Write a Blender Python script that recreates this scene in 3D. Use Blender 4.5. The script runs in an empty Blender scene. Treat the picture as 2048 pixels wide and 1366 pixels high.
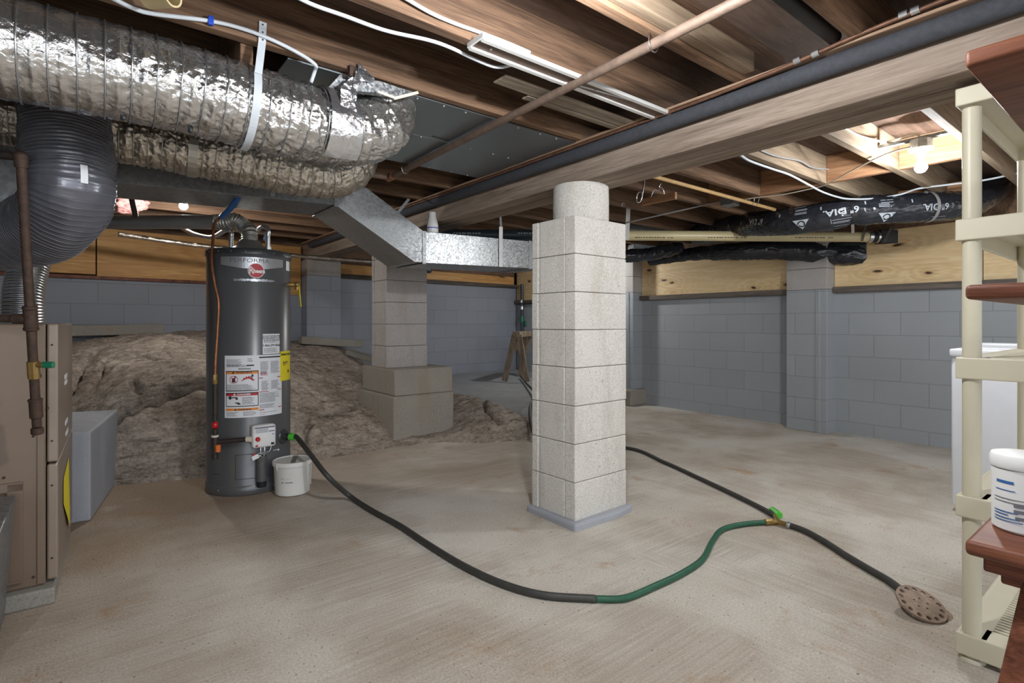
import bpy, bmesh, math, random
from math import sin, cos, pi, radians, sqrt, atan2, hypot
from mathutils import Vector, Matrix, noise

random.seed(7)
SC = bpy.context.scene
COL = SC.collection

# ---------------------------------------------------------------- survey
# the tripod stands at (0,0), lens 1.04 m above the slab; +X runs along the
# joists, +Y along the main beam.  at() turns a sighting into a world point on a
# known plane (X=, Y=, Z=) or at a known distance d.
CAM_H, FPX, CX, HOR = 1.04, 1076.0, 1024.0, 645.0
YAW = radians(38.4)
SY, CY = sin(YAW), cos(YAW)

def at(x, y, X=None, Y=None, Z=None, d=None):
    a = (x - CX) / FPX
    b = -(y - HOR) / FPX
    dx, dy = SY + CY * a, CY - SY * a
    if d is None:
        if X is not None: d = X / dx
        elif Y is not None: d = Y / dy
        else: d = (Z - CAM_H) / b
    return Vector((dx * d, dy * d, CAM_H + b * d))

# ---------------------------------------------------------------- objects
ORG = {}

def setp(o, label=None, cat=None, group=None, kind=None):
    if label: o['label'] = label
    if cat: o['category'] = cat
    if group: o['group'] = group
    if kind: o['kind'] = kind
    return o

def thing(name, label, cat, loc=(0, 0, 0), group=None):
    o = bpy.data.objects.new(name, None)
    COL.objects.link(o)
    o.empty_display_size = 0.05
    o.location = loc
    ORG[o.name] = Vector(loc)
    return setp(o, label, cat, group)

def link_mesh(name, me, mat, parent=None, loc=None, smooth=False):
    """verts come in world coordinates; the object gets the parent's origin"""
    o = bpy.data.objects.new(name, me)
    COL.objects.link(o)
    if parent is not None:
        org = ORG[parent.name]
        o.parent = parent
        me.transform(Matrix.Translation(-org))
        ORG[o.name] = org
    elif loc is not None:
        v = Vector(loc)
        o.location = v
        me.transform(Matrix.Translation(-v))
        ORG[o.name] = v
    else:
        ORG[o.name] = Vector((0, 0, 0))
    if mat is not None:
        for m in (mat if isinstance(mat, (list, tuple)) else [mat]):
            me.materials.append(m)
    if smooth:
        for p in me.polygons: p.use_smooth = True
    return o

class MB:
    """collects solids, links them as ONE mesh object"""
    def __init__(s):
        s.v, s.f, s.mi = [], [], []
        s.m = 0
    def raw(s, verts, faces):
        n = len(s.v)
        s.v += [tuple(p) for p in verts]
        s.f += [tuple(i + n for i in f) for f in faces]
        s.mi += [s.m] * len(faces)
        return s
    def bm(s, b):
        b.verts.index_update()
        return s.raw([v.co.copy() for v in b.verts], [[v.index for v in f.verts] for f in b.faces])
    def box(s, a, b, bev=0.0, rz=0.0, mtx=None, seg=2):
        bmx = bmesh.new()
        bmesh.ops.create_cube(bmx, size=1)
        c = [(a[i] + b[i]) / 2 for i in range(3)]
        d = [abs(b[i] - a[i]) for i in range(3)]
        for v in bmx.verts: v.co = Vector((v.co.x * d[0], v.co.y * d[1], v.co.z * d[2]))
        if bev > 0:
            bmesh.ops.bevel(bmx, geom=bmx.edges[:], offset=min(bev, min(d) * .45), segments=seg, affect='EDGES', profile=.5)
        M = Matrix.Translation(c) @ Matrix.Rotation(rz, 4, 'Z')
        if mtx is not None: M = mtx @ M
        bmx.transform(M)
        s.bm(bmx); bmx.free()
        return s
    def prism(s, poly, z0, z1, bev=0.0, mtx=None):
        """polygon in XY extruded in z"""
        bmx = bmesh.new()
        lo = [bmx.verts.new((p[0], p[1], z0)) for p in poly]
        hi = [bmx.verts.new((p[0], p[1], z1)) for p in poly]
        n = len(poly)
        bmx.faces.new(lo[::-1]); bmx.faces.new(hi)
        for i in range(n): bmx.faces.new((lo[i], lo[(i + 1) % n], hi[(i + 1) % n], hi[i]))
        bmesh.ops.recalc_face_normals(bmx, faces=bmx.faces[:])
        if bev > 0: bmesh.ops.bevel(bmx, geom=bmx.edges[:], offset=bev, segments=2, affect='EDGES', profile=.5)
        if mtx is not None: bmx.transform(mtx)
        s.bm(bmx); bmx.free()
        return s
    def extrude_y(s, poly, y0, y1, bev=0.0):
        """polygon given in (x,z), extruded along Y"""
        M = Matrix(((1, 0, 0, 0), (0, 0, 1, 0), (0, 1, 0, 0), (0, 0, 0, 1)))
        return s.prism(poly, y0, y1, bev, M)
    def beam(s, p, q, w, h, bev=0.0, up=(0, 0, 1)):
        """square bar from p to q"""
        p, q = Vector(p), Vector(q)
        t = (q - p); L = t.length; t.normalize()
        u = Vector(up)
        sd = t.cross(u)
        if sd.length < 1e-4: sd = t.cross(Vector((1, 0, 0)))
        sd.normalize(); u = sd.cross(t).normalized()
        M = Matrix(((t.x, sd.x, u.x, (p.x + q.x) / 2), (t.y, sd.y, u.y, (p.y + q.y) / 2), (t.z, sd.z, u.z, (p.z + q.z) / 2), (0, 0, 0, 1)))
        return s.box((-L / 2, -w / 2, -h / 2), (L / 2, w / 2, h / 2), bev, mtx=M)
    def cyl(s, p, q, r, r2=None, seg=24, bev=0.0):
        p, q = Vector(p), Vector(q)
        r2 = r if r2 is None else r2
        t = (q - p); L = t.length
        if bev > 0:
            prof = [(0, 0), (r - bev, 0), (r, bev), (r2, L - bev), (r2 - bev, L), (0, L)]
        else:
            prof = [(0, 0), (r, 0), (r2, L), (0, L)]
        return s.lathe(prof, p, t, seg)
    def lathe(s, prof, base=(0, 0, 0), axis=(0, 0, 1), seg=32):
        """profile of (radius, height)"""
        t = Vector(axis).normalized()
        a = t.orthogonal().normalized(); b = t.cross(a)
        base = Vector(base)
        rings, V, F = [], [], []
        for (r, h) in prof:
            if r < 1e-6:
                rings.append([len(V)]); V.append(base + t * h)
            else:
                rings.append(list(range(len(V), len(V) + seg)))
                for i in range(seg):
                    th = 2 * pi * i / seg
                    V.append(base + t * h + (a * cos(th) + b * sin(th)) * r)
        for k in range(len(rings) - 1):
            A, B = rings[k], rings[k + 1]
            if len(A) == 1 and len(B) == 1: continue
            for i in range(seg):
                j = (i + 1) % seg
                if len(A) == 1: F.append((A[0], B[j], B[i]))
                elif len(B) == 1: F.append((A[i], A[j], B[0]))
                else: F.append((A[i], A[j], B[j], B[i]))
        return s.raw(V, F)
    def tube(s, pts, r, seg=10, step=None, smooth=True):
        T = Tube(pts, step or max(r * 1.2, .006), smooth)
        return T.into(s, r, seg)
    def ball(s, c, r, sub=2, sc=(1, 1, 1)):
        b = bmesh.new()
        bmesh.ops.create_icosphere(b, subdivisions=sub, radius=r)
        for v in b.verts: v.co = Vector((v.co.x * sc[0], v.co.y * sc[1], v.co.z * sc[2])) + Vector(c)
        s.bm(b); b.free()
        return s
    def build(s, name, mat, parent=None, loc=None, smooth=False, angle=None):
        me = bpy.data.meshes.new(name)
        me.from_pydata(s.v, [], s.f)
        if max(s.mi or [0]) > 0: me.polygons.foreach_set('material_index', s.mi)
        b = bmesh.new(); b.from_mesh(me)
        bmesh.ops.recalc_face_normals(b, faces=b.faces[:])
        b.to_mesh(me); b.free()
        me.update()
        o = link_mesh(name, me, mat, parent, loc, smooth or angle is not None)
        if angle is not None: sharpen(me, angle)
        return o

class LB(MB):
    """a label: one mesh, its print in material slots"""
    def __init__(s):
        MB.__init__(s); s.mats = []
    def take(s, mat):
        if mat not in s.mats: s.mats.append(mat)
        k = s.mats.index(mat)
        s.mi = [k if m < 0 else m for m in s.mi]; s.m = -1
    def raw(s, v, f):
        s.m = -1
        return MB.raw(s, v, f)
    def finish(s, name, parent): return s.build(name, s.mats, parent)

def sharpen(me, deg=35):
    b = bmesh.new(); b.from_mesh(me)
    lim = radians(deg)
    for e in b.edges:
        if len(e.link_faces) == 2: e.smooth = e.calc_face_angle(0) < lim
        else: e.smooth = False
    for f in b.faces: f.smooth = True
    b.to_mesh(me); b.free()

def catmull(P, n=24):
    P = [Vector(p) for p in P]
    if len(P) == 2: return P
    Q = [P[0] * 2 - P[1]] + P + [P[-1] * 2 - P[-2]]
    out = []
    for i in range(1, len(Q) - 2):
        a, b, c, d = Q[i - 1], Q[i], Q[i + 1], Q[i + 2]
        for k in range(n):
            t = k / n
            out.append(.5 * ((2 * b) + (c - a) * t + (2 * a - 5 * b + 4 * c - d) * t * t + (3 * b - a - 3 * c + d) * t ** 3))
    out.append(P[-1])
    return out

class Tube:
    """centre line resampled at a constant step, with parallel-transported frames"""
    def __init__(s, pts, step, smooth=True):
        P = catmull(pts) if smooth and len(pts) > 2 else [Vector(p) for p in pts]
        acc = [0.0]
        for i in range(1, len(P)): acc.append(acc[-1] + (P[i] - P[i - 1]).length)
        L = s.L = acc[-1]
        n = max(2, int(L / step) + 1)
        s.C, s.S = [], []
        j = 0
        for i in range(n):
            t = L * i / (n - 1)
            while j < len(P) - 2 and acc[j + 1] < t: j += 1
            k = 0 if acc[j + 1] == acc[j] else (t - acc[j]) / (acc[j + 1] - acc[j])
            s.C.append(P[j].lerp(P[j + 1], min(1, max(0, k)))); s.S.append(t)
        s.T = []
        for i in range(n):
            a, b = s.C[max(0, i - 1)], s.C[min(n - 1, i + 1)]
            s.T.append((b - a).normalized())
        up = Vector((0, 0, 1))
        if abs(s.T[0].z) > .9: up = Vector((1, 0, 0))
        u = (up - s.T[0] * up.dot(s.T[0])).normalized()
        s.U, s.W = [u], [s.T[0].cross(u)]
        for i in range(1, n):
            u = s.U[-1]
            u = (u - s.T[i] * u.dot(s.T[i])).normalized()
            s.U.append(u); s.W.append(s.T[i].cross(u))
    def idx(s, t):
        return min(len(s.C) - 1, max(0, int(round(t / s.L * (len(s.C) - 1)))))
    def point(s, t, th, r):
        x = min(1, max(0, t / s.L)) * (len(s.C) - 1)
        i = min(len(s.C) - 2, int(x)); k = x - i
        c = s.C[i].lerp(s.C[i + 1], k); u = s.U[i].lerp(s.U[i + 1], k); w = s.W[i].lerp(s.W[i + 1], k)
        return c + (u * cos(th) + w * sin(th)) * r
    def into(s, mb, r, seg=10, disp=None, cap=True):
        V, F = [], []
        n = len(s.C)
        for i in range(n):
            for k in range(seg):
                th = 2 * pi * k / seg
                d = s.U[i] * cos(th) + s.W[i] * sin(th)
                rr = r(s.S[i]) if callable(r) else r
                if disp: rr += disp(s.S[i], th, s.C[i] + d * rr)
                V.append(s.C[i] + d * rr)
        for i in range(n - 1):
            for k in range(seg):
                j = (k + 1) % seg
                F.append((i * seg + k, i * seg + j, (i + 1) * seg + j, (i + 1) * seg + k))
        if cap:
            F.append(tuple(range(seg - 1, -1, -1)))
            F.append(tuple(range((n - 1) * seg, n * seg)))
        mb.raw(V, F)
        return mb

def fbm(p, o=4):
    return noise.fractal(p, 1.0, 2.0, o)

def text2d(txt, size=1.0, align='LEFT', bold=0.0):
    """lettering as flat triangles: (verts, faces) in x,y"""
    cu = bpy.data.curves.new('lettering', 'FONT')
    cu.body = txt; cu.size = size; cu.align_x = align; cu.resolution_u = 2
    cu.offset = bold
    o = bpy.data.objects.new('lettering', cu); COL.objects.link(o)
    me = bpy.data.meshes.new_from_object(o.evaluated_get(bpy.context.evaluated_depsgraph_get()))
    b = bmesh.new(); b.from_mesh(me)
    bmesh.ops.triangulate(b, faces=b.faces[:])
    b.verts.index_update()
    V = [(v.co.x, v.co.y) for v in b.verts]; Fc = [[v.index for v in f.verts] for f in b.faces]
    b.free(); bpy.data.objects.remove(o); bpy.data.curves.remove(cu); bpy.data.meshes.remove(me)
    return V, Fc

# ---------------------------------------------------------------- materials
MATS = {}
def srgb(r, g, b):
    f = lambda c: (c / 255 / 12.92) if c / 255 <= .04045 else ((c / 255 + .055) / 1.055) ** 2.4
    return (f(r), f(g), f(b), 1.0)

class NT:
    def __init__(s, name):
        s.mat = bpy.data.materials.new(name); s.mat.use_nodes = True
        s.nt = s.mat.node_tree
        s.b = s.nt.nodes['Principled BSDF']
        s.out = s.nt.nodes['Material Output']
    def n(s, t, **kw):
        nd = s.nt.nodes.new(t)
        for k, v in kw.items():
            if k.startswith('i_'):
                nd.inputs[int(k[2:]) if k[2:].isdigit() else k[2:].replace('_', ' ')].default_value = v
            else: setattr(nd, k, v)
        return nd
    def l(s, a, b): s.nt.links.new(a, b)
    def coord(s, stretch=(1, 1, 1), loc=(0, 0, 0)):
        tc = s.n('ShaderNodeTexCoord'); mp = s.n('ShaderNodeMapping')
        s.l(tc.outputs['Object'], mp.inputs['Vector'])
        mp.inputs['Scale'].default_value = stretch; mp.inputs['Location'].default_value = loc
        return mp.outputs['Vector']
    def noise(s, vec, scale, detail=5, rough=.55, dist=0.0):
        nd = s.n('ShaderNodeTexNoise')
        nd.inputs['Scale'].default_value = scale; nd.inputs['Detail'].default_value = detail
        nd.inputs['Roughness'].default_value = rough; nd.inputs['Distortion'].default_value = dist
        s.l(vec, nd.inputs['Vector'])
        return nd.outputs['Fac']
    def ramp(s, fac, stops):
        r = s.n('ShaderNodeValToRGB')
        e = r.color_ramp.elements
        while len(e) < len(stops): e.new(.5)
        for k, (p, c) in enumerate(stops):
            e[k].position = p
            e[k].color = c if isinstance(c, tuple) else (c, c, c, 1)
        s.l(fac, r.inputs['Fac'])
        return r.outputs['Color']
    def mix(s, fac, a, b, mode='MIX'):
        m = s.n('ShaderNodeMix', data_type='RGBA', blend_type=mode)
        if hasattr(fac, 'is_output') or hasattr(fac, 'links'): s.l(fac, m.inputs[0])
        else: m.inputs[0].default_value = fac
        for sock, v in ((m.inputs[6], a), (m.inputs[7], b)):
            if isinstance(v, tuple): sock.default_value = v
            else: s.l(v, sock)
        return m.outputs[2]
    def math(s, op, a, b=0.0):
        m = s.n('ShaderNodeMath', operation=op)
        for sock, v in ((m.inputs[0], a), (m.inputs[1], b)):
            if isinstance(v, (int, float)): sock.default_value = v
            else: s.l(v, sock)
        return m.outputs[0]
    def bump(s, h, strength=.3, dist=.01):
        b = s.n('ShaderNodeBump'); b.inputs['Strength'].default_value = strength; b.inputs['Distance'].default_value = dist
        s.l(h, b.inputs['Height'])
        s.l(b.outputs['Normal'], s.b.inputs['Normal'])
        return b
    def fin(s, col=None, rough=.6, metal=0.0, spec=None):
        if col is not None:
            if isinstance(col, tuple): s.b.inputs['Base Color'].default_value = col
            else: s.l(col, s.b.inputs['Base Color'])
        if isinstance(rough, (int, float)): s.b.inputs['Roughness'].default_value = rough
        else: s.l(rough, s.b.inputs['Roughness'])
        s.b.inputs['Metallic'].default_value = metal
        if spec is not None: s.b.inputs['Specular IOR Level'].default_value = spec
        MATS[s.mat.name] = s.mat
        return s.mat

def plain(name, c, rough=.5, metal=0.0, vary=.12, scale=14, bump=0.0, bscale=60, spec=None, stretch=(1, 1, 1)):
    """base colour with a slight mottling"""
    t = NT(name)
    v = t.coord(stretch)
    f = t.noise(v, scale, 4)
    lo = tuple(x * (1 - vary) for x in c[:3]) + (1,); hi = tuple(min(1, x * (1 + vary)) for x in c[:3]) + (1,)
    col = t.ramp(f, [(.3, lo), (.7, hi)])
    if bump: t.bump(t.noise(v, bscale, 4), bump, .004)
    return t.fin(col, rough, metal, spec)

def wood(name, c1, c2, axis='x', dark=.35, rough=.75, across=26, bump=.25, grain=1.0, checks=0.0):
    """grain running along an axis"""
    t = NT(name)
    A = across * 3.2
    st = {'x': (4.2, A, A), 'y': (A, 4.2, A), 'z': (A, A, 4.2)}[axis]
    v = t.coord(st)
    g = t.noise(v, 1.0 * grain, 8, .66, .9)
    v2 = t.coord(tuple(max(.5, q * .13) for q in st))
    b = t.noise(v2, 1.3, 5, .62, .5)
    f = t.math('ADD', t.math('MULTIPLY', g, .5), t.math('MULTIPLY', b, .5))
    dk = tuple(x * dark for x in c1[:3]) + (1,)
    col = t.ramp(f, [(.30, dk), (.43, c1), (.62, c2), (.8, tuple(min(1, x * 1.18) for x in c2[:3]) + (1,))])
    if checks:
        vc_ = t.coord({'x': (.55, 24, 24), 'y': (24, .55, 24), 'z': (24, 24, .55)}[axis])
        ck = t.ramp(t.noise(vc_, 1.0, 3, .5, .35), [(.285, 1.0), (.31, 0.0)])
        col = t.mix(t.math('MULTIPLY', ck, checks), col, tuple(x * .22 for x in c1[:3]) + (1,))
    t.bump(g, bump, .004)
    return t.fin(col, rough, 0, .25)

# ---- masonry
def block_paint(name, axis, off=(0, 0), base=(140, 145, 150), bottomtop=None):
    """painted concrete block courses; axis = horizontal world axis of the wall"""
    t = NT(name)
    tc = t.n('ShaderNodeTexCoord'); sx = t.n('ShaderNodeSeparateXYZ'); cb = t.n('ShaderNodeCombineXYZ')
    t.l(tc.outputs['Object'], sx.inputs[0])
    t.l(t.math('ADD', sx.outputs[axis], off[0]), cb.inputs[0]); t.l(t.math('ADD', sx.outputs['Z'], off[1]), cb.inputs[1])
    br = t.n('ShaderNodeTexBrick')
    br.offset = .5
    br.inputs['Scale'].default_value = 1; br.inputs['Brick Width'].default_value = .4064
    br.inputs['Row Height'].default_value = .2032; br.inputs['Mortar Size'].default_value = .0042; br.inputs['Mortar Smooth'].default_value = .55
    c = srgb(*base)
    br.inputs['Color1'].default_value = tuple(x * .97 for x in c[:3]) + (1,)
    br.inputs['Color2'].default_value = tuple(x * 1.04 for x in c[:3]) + (1,)
    br.inputs['Mortar'].default_value = tuple(x * .80 for x in c[:3]) + (1,)
    t.l(cb.outputs[0], br.inputs['Vector'])
    v = t.coord()
    n1 = t.noise(v, 2.2, 5, .6)
    n2 = t.noise(v, 90, 4, .6)
    col = t.mix(t.math('MULTIPLY', t.ramp(n1, [(.35, 0.0), (.75, 1.0)]), .22), br.outputs['Color'], tuple(x * .78 for x in c[:3]) + (1,))
    pits = t.ramp(t.noise(v, 26, 3, .7), [(.24, 1.0), (.29, 0.0)])
    col = t.mix(t.math('MULTIPLY', pits, .5), col, tuple(x * .35 for x in c[:3]) + (1,))
    h = t.math('ADD', t.math('MULTIPLY', br.outputs['Fac'], -1.0), t.math('MULTIPLY', n2, .35))
    t.bump(h, .55, .004)
    return t.fin(col, .62, 0, .35)

PAINT_BACK = block_paint('painted block back', 'X', (0.11, .0), (140, 144, 153))
PAINT_SIDE = block_paint('painted block side', 'Y', (0.05, .09), (160, 164, 168))

def raw_block(name, base, warm=(150, 128, 96)):
    t = NT(name)
    v = t.coord()
    f1 = t.noise(v, 130, 4, .7); f2 = t.noise(v, 3.2, 4, .6)
    c = srgb(*base)
    col = t.ramp(f1, [(.30, tuple(x * .66 for x in c[:3]) + (1,)), (.5, c), (.72, tuple(min(1, x * 1.2) for x in c[:3]) + (1,))])
    vs = t.coord((5, 5, 1.0))
    st = t.ramp(t.noise(vs, 1.6, 4, .6), [(.52, 0.0), (.72, 1.0)])
    col = t.mix(t.math('MULTIPLY', st, .26), col, srgb(*warm))
    pits = t.ramp(t.noise(v, 48, 2, .5), [(.25, 1.0), (.29, 0.0)])
    col = t.mix(t.math('MULTIPLY', pits, .55), col, tuple(x * .25 for x in c[:3]) + (1,))
    blotch = t.ramp(f2, [(.38, 0.0), (.66, 1.0)])
    col = t.mix(t.math('MULTIPLY', blotch, .18), col, tuple(x * .62 for x in c[:3]) + (1,))
    t.bump(t.math('ADD', f1, t.math('MULTIPLY', pits, -.8)), .5, .003)
    return t.fin(col, .9, 0, .2)

BLOCK_LIGHT = raw_block('bare block light', (214, 210, 203))
BLOCK_GREY = raw_block('bare block grey', (176, 171, 167))
CONC_BASE = raw_block('footing concrete', (158, 151, 141), (150, 110, 66))
CONC_PLAIN = raw_block('plain concrete', (150, 146, 138))

# ---- floor
def floor_mat():
    t = NT('broomed concrete')
    v = t.coord()
    base = t.noise(v, 1.1, 6, .62, .4)
    col = t.ramp(base, [(.30, srgb(184, 173, 160)), (.45, srgb(208, 201, 191)), (.60, srgb(219, 214, 206)), (.75, srgb(226, 222, 216))])
    # browner damp ground towards the rock on the left, worn pale in the middle
    sp = t.n('ShaderNodeSeparateXYZ'); t.l(v, sp.inputs[0])
    wob = t.math('MULTIPLY', t.math('SUBTRACT', t.noise(v, 1.6, 5, .6), .5), 2.2)
    band = t.math('ADD', t.math('ADD', t.math('MULTIPLY', sp.outputs['Y'], .75), t.math('MULTIPLY', sp.outputs['X'], -.75)), wob)
    dm = t.ramp(t.math('MULTIPLY', band, .25), [(.28, 0.0), (.62, 1.0)])
    col = t.mix(t.math('MULTIPLY', dm, .78), col, srgb(150, 127, 106))
    rust = t.ramp(t.noise(v, 3.3, 5, .65, .5), [(.60, 0.0), (.72, 1.0)])
    col = t.mix(t.math('MULTIPLY', rust, .55), col, srgb(178, 136, 92))
    white = t.ramp(t.noise(v, 2.1, 6, .7, .3), [(.60, 0.0), (.70, 1.0)])
    col = t.mix(t.math('MULTIPLY', white, .35), col, srgb(214, 210, 203))
    speck = t.ramp(t.noise(v, 60, 2, .5), [(.27, 1.0), (.31, 0.0)])
    col = t.mix(t.math('MULTIPLY', speck, .65), col, srgb(82, 70, 58))
    fine = t.noise(v, 120, 6, .85)
    col = t.mix(.8, col, t.ramp(fine, [(.36, srgb(84, 76, 68)), (.64, srgb(236, 231, 222))]), 'SOFT_LIGHT')
    def broom(deg, sc):
        vb = t.n('ShaderNodeMapping'); vb.inputs['Rotation'].default_value = (0, 0, radians(deg)); vb.inputs['Scale'].default_value = sc
        t.l(v, vb.inputs['Vector'])
        return t.noise(vb.outputs['Vector'], 1.0, 5, .68, .2)
    side = t.ramp(t.math('ADD', t.math('MULTIPLY', t.math('SUBTRACT', sp.outputs['X'], sp.outputs['Y']), .5), t.math('MULTIPLY', t.math('SUBTRACT', t.noise(v, 1.2, 3), .5), 1.6)), [(.30, 0.0), (.42, 1.0)])
    br = t.n('ShaderNodeMix'); t.l(side, br.inputs[0]); t.l(broom(38, (1.6, 70, 1)), br.inputs[2]); t.l(broom(-8, (70, 1.6, 1)), br.inputs[3]); br = br.outputs[0]
    amt = t.ramp(t.noise(v, 1.5, 3), [(.36, 0.30), (.58, 1.0)])
    bro = t.math('MULTIPLY', br, amt)
    col = t.mix(t.math('MULTIPLY', t.ramp(bro, [(.30, 0.0), (.58, 1.0)]), .5), col, srgb(158, 140, 120))
    h = t.math('ADD', t.math('MULTIPLY', bro, 1.0), t.math('MULTIPLY', fine, .8))
    t.bump(h, .85, .005)
    return t.fin(col, .78, 0, .3)
FLOOR = floor_mat()
SLAB_GREY = plain('painted slab', srgb(150, 152, 153), .7, 0, .1, 5, .2, 120)

def rock_mat():
    t = NT('ledge rock')
    v = t.coord()
    st = t.coord((2.2, 5.5, 9.0))
    f1 = t.noise(v, 4.2, 7, .68, .5); f2 = t.noise(st, 3.0, 6, .68, .8); f3 = t.noise(v, 52, 6, .8)
    col = t.ramp(f1, [(.28, srgb(128, 117, 108)), (.44, srgb(172, 161, 151)), (.58, srgb(200, 190, 180)), (.74, srgb(220, 213, 204))])
    col = t.mix(.55, col, t.ramp(f2, [(.34, srgb(112, 101, 92)), (.50, srgb(180, 168, 157)), (.66, srgb(214, 206, 196))]))
    col = t.mix(t.math('MULTIPLY', t.ramp(t.noise(v, 9, 5, .7, .6), [(.60, 0.0), (.70, 1.0)]), .55), col, srgb(206, 196, 184))
    col = t.mix(t.math('MULTIPLY', t.ramp(t.noise(v, 1.7, 4, .6), [(.52, 0.0), (.7, 1.0)]), .35), col, srgb(128, 108, 88))
    col = t.mix(.5, col, t.ramp(f3, [(.34, srgb(60, 54, 50)), (.66, srgb(225, 218, 208))]), 'OVERLAY')
    fl = t.ramp(t.noise(st, 14, 5, .75, .6), [(.60, 0.0), (.68, 1.0)])
    col = t.mix(t.math('MULTIPLY', fl, .4), col, srgb(214, 206, 196))
    dk = t.ramp(t.noise(st, 3.2, 7, .72, .6), [(.34, 1.0), (.47, 0.0)])
    col = t.mix(t.math('MULTIPLY', dk, .72), col, srgb(58, 50, 44))
    h = t.math('ADD', t.math('ADD', t.math('MULTIPLY', f2, 1.4), f1), t.math('MULTIPLY', f3, .5))
    t.bump(h, .75, .025)
    return t.fin(col, .88, 0, .25)
ROCK = rock_mat()

# ---- timber
JOIST = wood('joist timber', srgb(92, 71, 56), srgb(138, 109, 86), 'x', checks=.4)
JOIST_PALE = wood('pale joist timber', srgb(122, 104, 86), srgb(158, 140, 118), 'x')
BLOCKING = wood('bridging timber', srgb(140, 102, 74), srgb(180, 140, 106), 'y')
SUBFLOOR = wood('subfloor ply', srgb(70, 55, 46), srgb(104, 84, 72), 'x', across=9)
BEAM = wood('main beam timber', srgb(124, 109, 96), srgb(164, 148, 134), 'y', dark=.35, across=26, checks=.8)
STRIP = wood('strip timber', srgb(140, 114, 94), srgb(178, 150, 124), 'y')
WEATHERED = wood('grey weathered timber', srgb(118, 106, 92), srgb(168, 156, 138), 'x')
SILLW = wood('dark sill timber', srgb(84, 76, 70), srgb(122, 112, 104), 'y')
SILLX = wood('dark sill timber x', srgb(70, 62, 56), srgb(104, 94, 86), 'x')
DOWEL = plain('tan dowel', srgb(196, 160, 110), .55)
SHELFWOOD = wood('red brown shelf timber', srgb(92, 54, 40), srgb(136, 86, 64), 'y', across=30, rough=.5, bump=.12)
SAWWOOD = wood('sawhorse timber', srgb(110, 96, 82), srgb(160, 142, 122), 'z')

def plywood(name, axis, c1, c2, knot=(70, 42, 22), kscale=2.3, off=0.0):
    t = NT(name)
    tc = t.n('ShaderNodeTexCoord'); sx = t.n('ShaderNodeSeparateXYZ'); cb = t.n('ShaderNodeCombineXYZ')
    t.l(tc.outputs['Object'], sx.inputs[0])
    t.l(t.math('ADD', t.math('MULTIPLY', sx.outputs['X' if axis == 'x' else 'Y'], .75), off), cb.inputs[0]); t.l(t.math('MULTIPLY', sx.outputs['Z'], 1.5), cb.inputs[1])
    vk = cb.outputs[0]
    wob = t.n('ShaderNodeTexNoise'); wob.inputs['Scale'].default_value = 3.2; t.l(vk, wob.inputs['Vector'])
    add = t.n('ShaderNodeVectorMath', operation='MULTIPLY_ADD')
    t.l(wob.outputs['Color'], add.inputs[0]); add.inputs[1].default_value = (.16, .16, .0); t.l(vk, add.inputs[2])
    vo = t.n('ShaderNodeTexVoronoi', voronoi_dimensions='2D'); vo.inputs['Scale'].default_value = kscale; vo.inputs['Randomness'].default_value = 1
    t.l(add.outputs[0], vo.inputs['Vector'])
    d = vo.outputs['Distance']
    st = t.n('ShaderNodeMapping'); st.inputs['Scale'].default_value = (1.2, 9, 1); t.l(vk, st.inputs['Vector'])
    g = t.noise(st.outputs[0], 1.6, 6, .6, 1.4)
    g2 = t.noise(st.outputs[0], 14, 5, .65, .5)
    rings = t.math('SINE', t.math('MULTIPLY', t.math('ADD', d, t.math('MULTIPLY', g, .5)), 40))
    near = t.ramp(d, [(.05, 1.0), (.5, .25)])
    rg = t.math('MULTIPLY', t.math('MULTIPLY', t.math('ADD', rings, 1.0), .5), near)
    col = t.mix(t.ramp(g, [(.35, 0.0), (.65, 1.0)]), c1, c2)
    col = t.mix(t.math('MULTIPLY', rg, .5), col, tuple(x * y for x, y in zip(c1[:3], (.68, .55, .42))) + (1,))
    col = t.mix(t.math('MULTIPLY', t.ramp(g2, [(.55, 0.0), (.75, 1.0)]), .3), col, tuple(x * .6 for x in c1[:3]) + (1,))
    col = t.mix(t.ramp(d, [(.030, 1.0), (.075, 0.0)]), col, srgb(*knot))
    t.bump(g2, .12, .003)
    return t.fin(col, .55, 0, .35)
PLY_SIDE = plywood('yellow plywood', 'y', srgb(226, 194, 144), srgb(240, 216, 172))
PLY_BACK = plywood('amber plywood', 'x', srgb(186, 136, 78), srgb(216, 170, 108), kscale=1.1, off=.37)

# ---- metal
def galv(name, lo, hi, scale=95, rough=.34, metal=.92):
    t = NT(name)
    v = t.coord()
    vo = t.n('ShaderNodeTexVoronoi'); vo.inputs['Scale'].default_value = scale; t.l(v, vo.inputs['Vector'])
    sp = t.n('ShaderNodeSeparateColor'); t.l(vo.outputs['Color'], sp.inputs[0])
    col = t.ramp(sp.outputs[0], [(0, srgb(lo, lo + 3, lo + 5)), (1, srgb(hi, hi + 2, hi + 4))])
    col = t.mix(t.math('MULTIPLY', t.ramp(t.noise(v, 5, 4), [(.4, 0.0), (.7, 1.0)]), .2), col, srgb(120, 122, 122))
    rg = t.math('ADD', t.math('MULTIPLY', sp.outputs[1], .22), rough - .1)
    t.bump(t.noise(v, 2.5, 2), .1, .02)
    return t.fin(col, rg, metal)
GALV = galv('galvanized spangle', 136, 206, 120, .36)
GALV_SMOOTH = galv('smooth galvanized sheet', 158, 176, 120, .44)
GALV_DULL = galv('dull galvanized sheet', 128, 152, 70, .45, .8)
PAN = plain('joist pan sheet', srgb(150, 158, 162), .38, .92, .04, 3)

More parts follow.
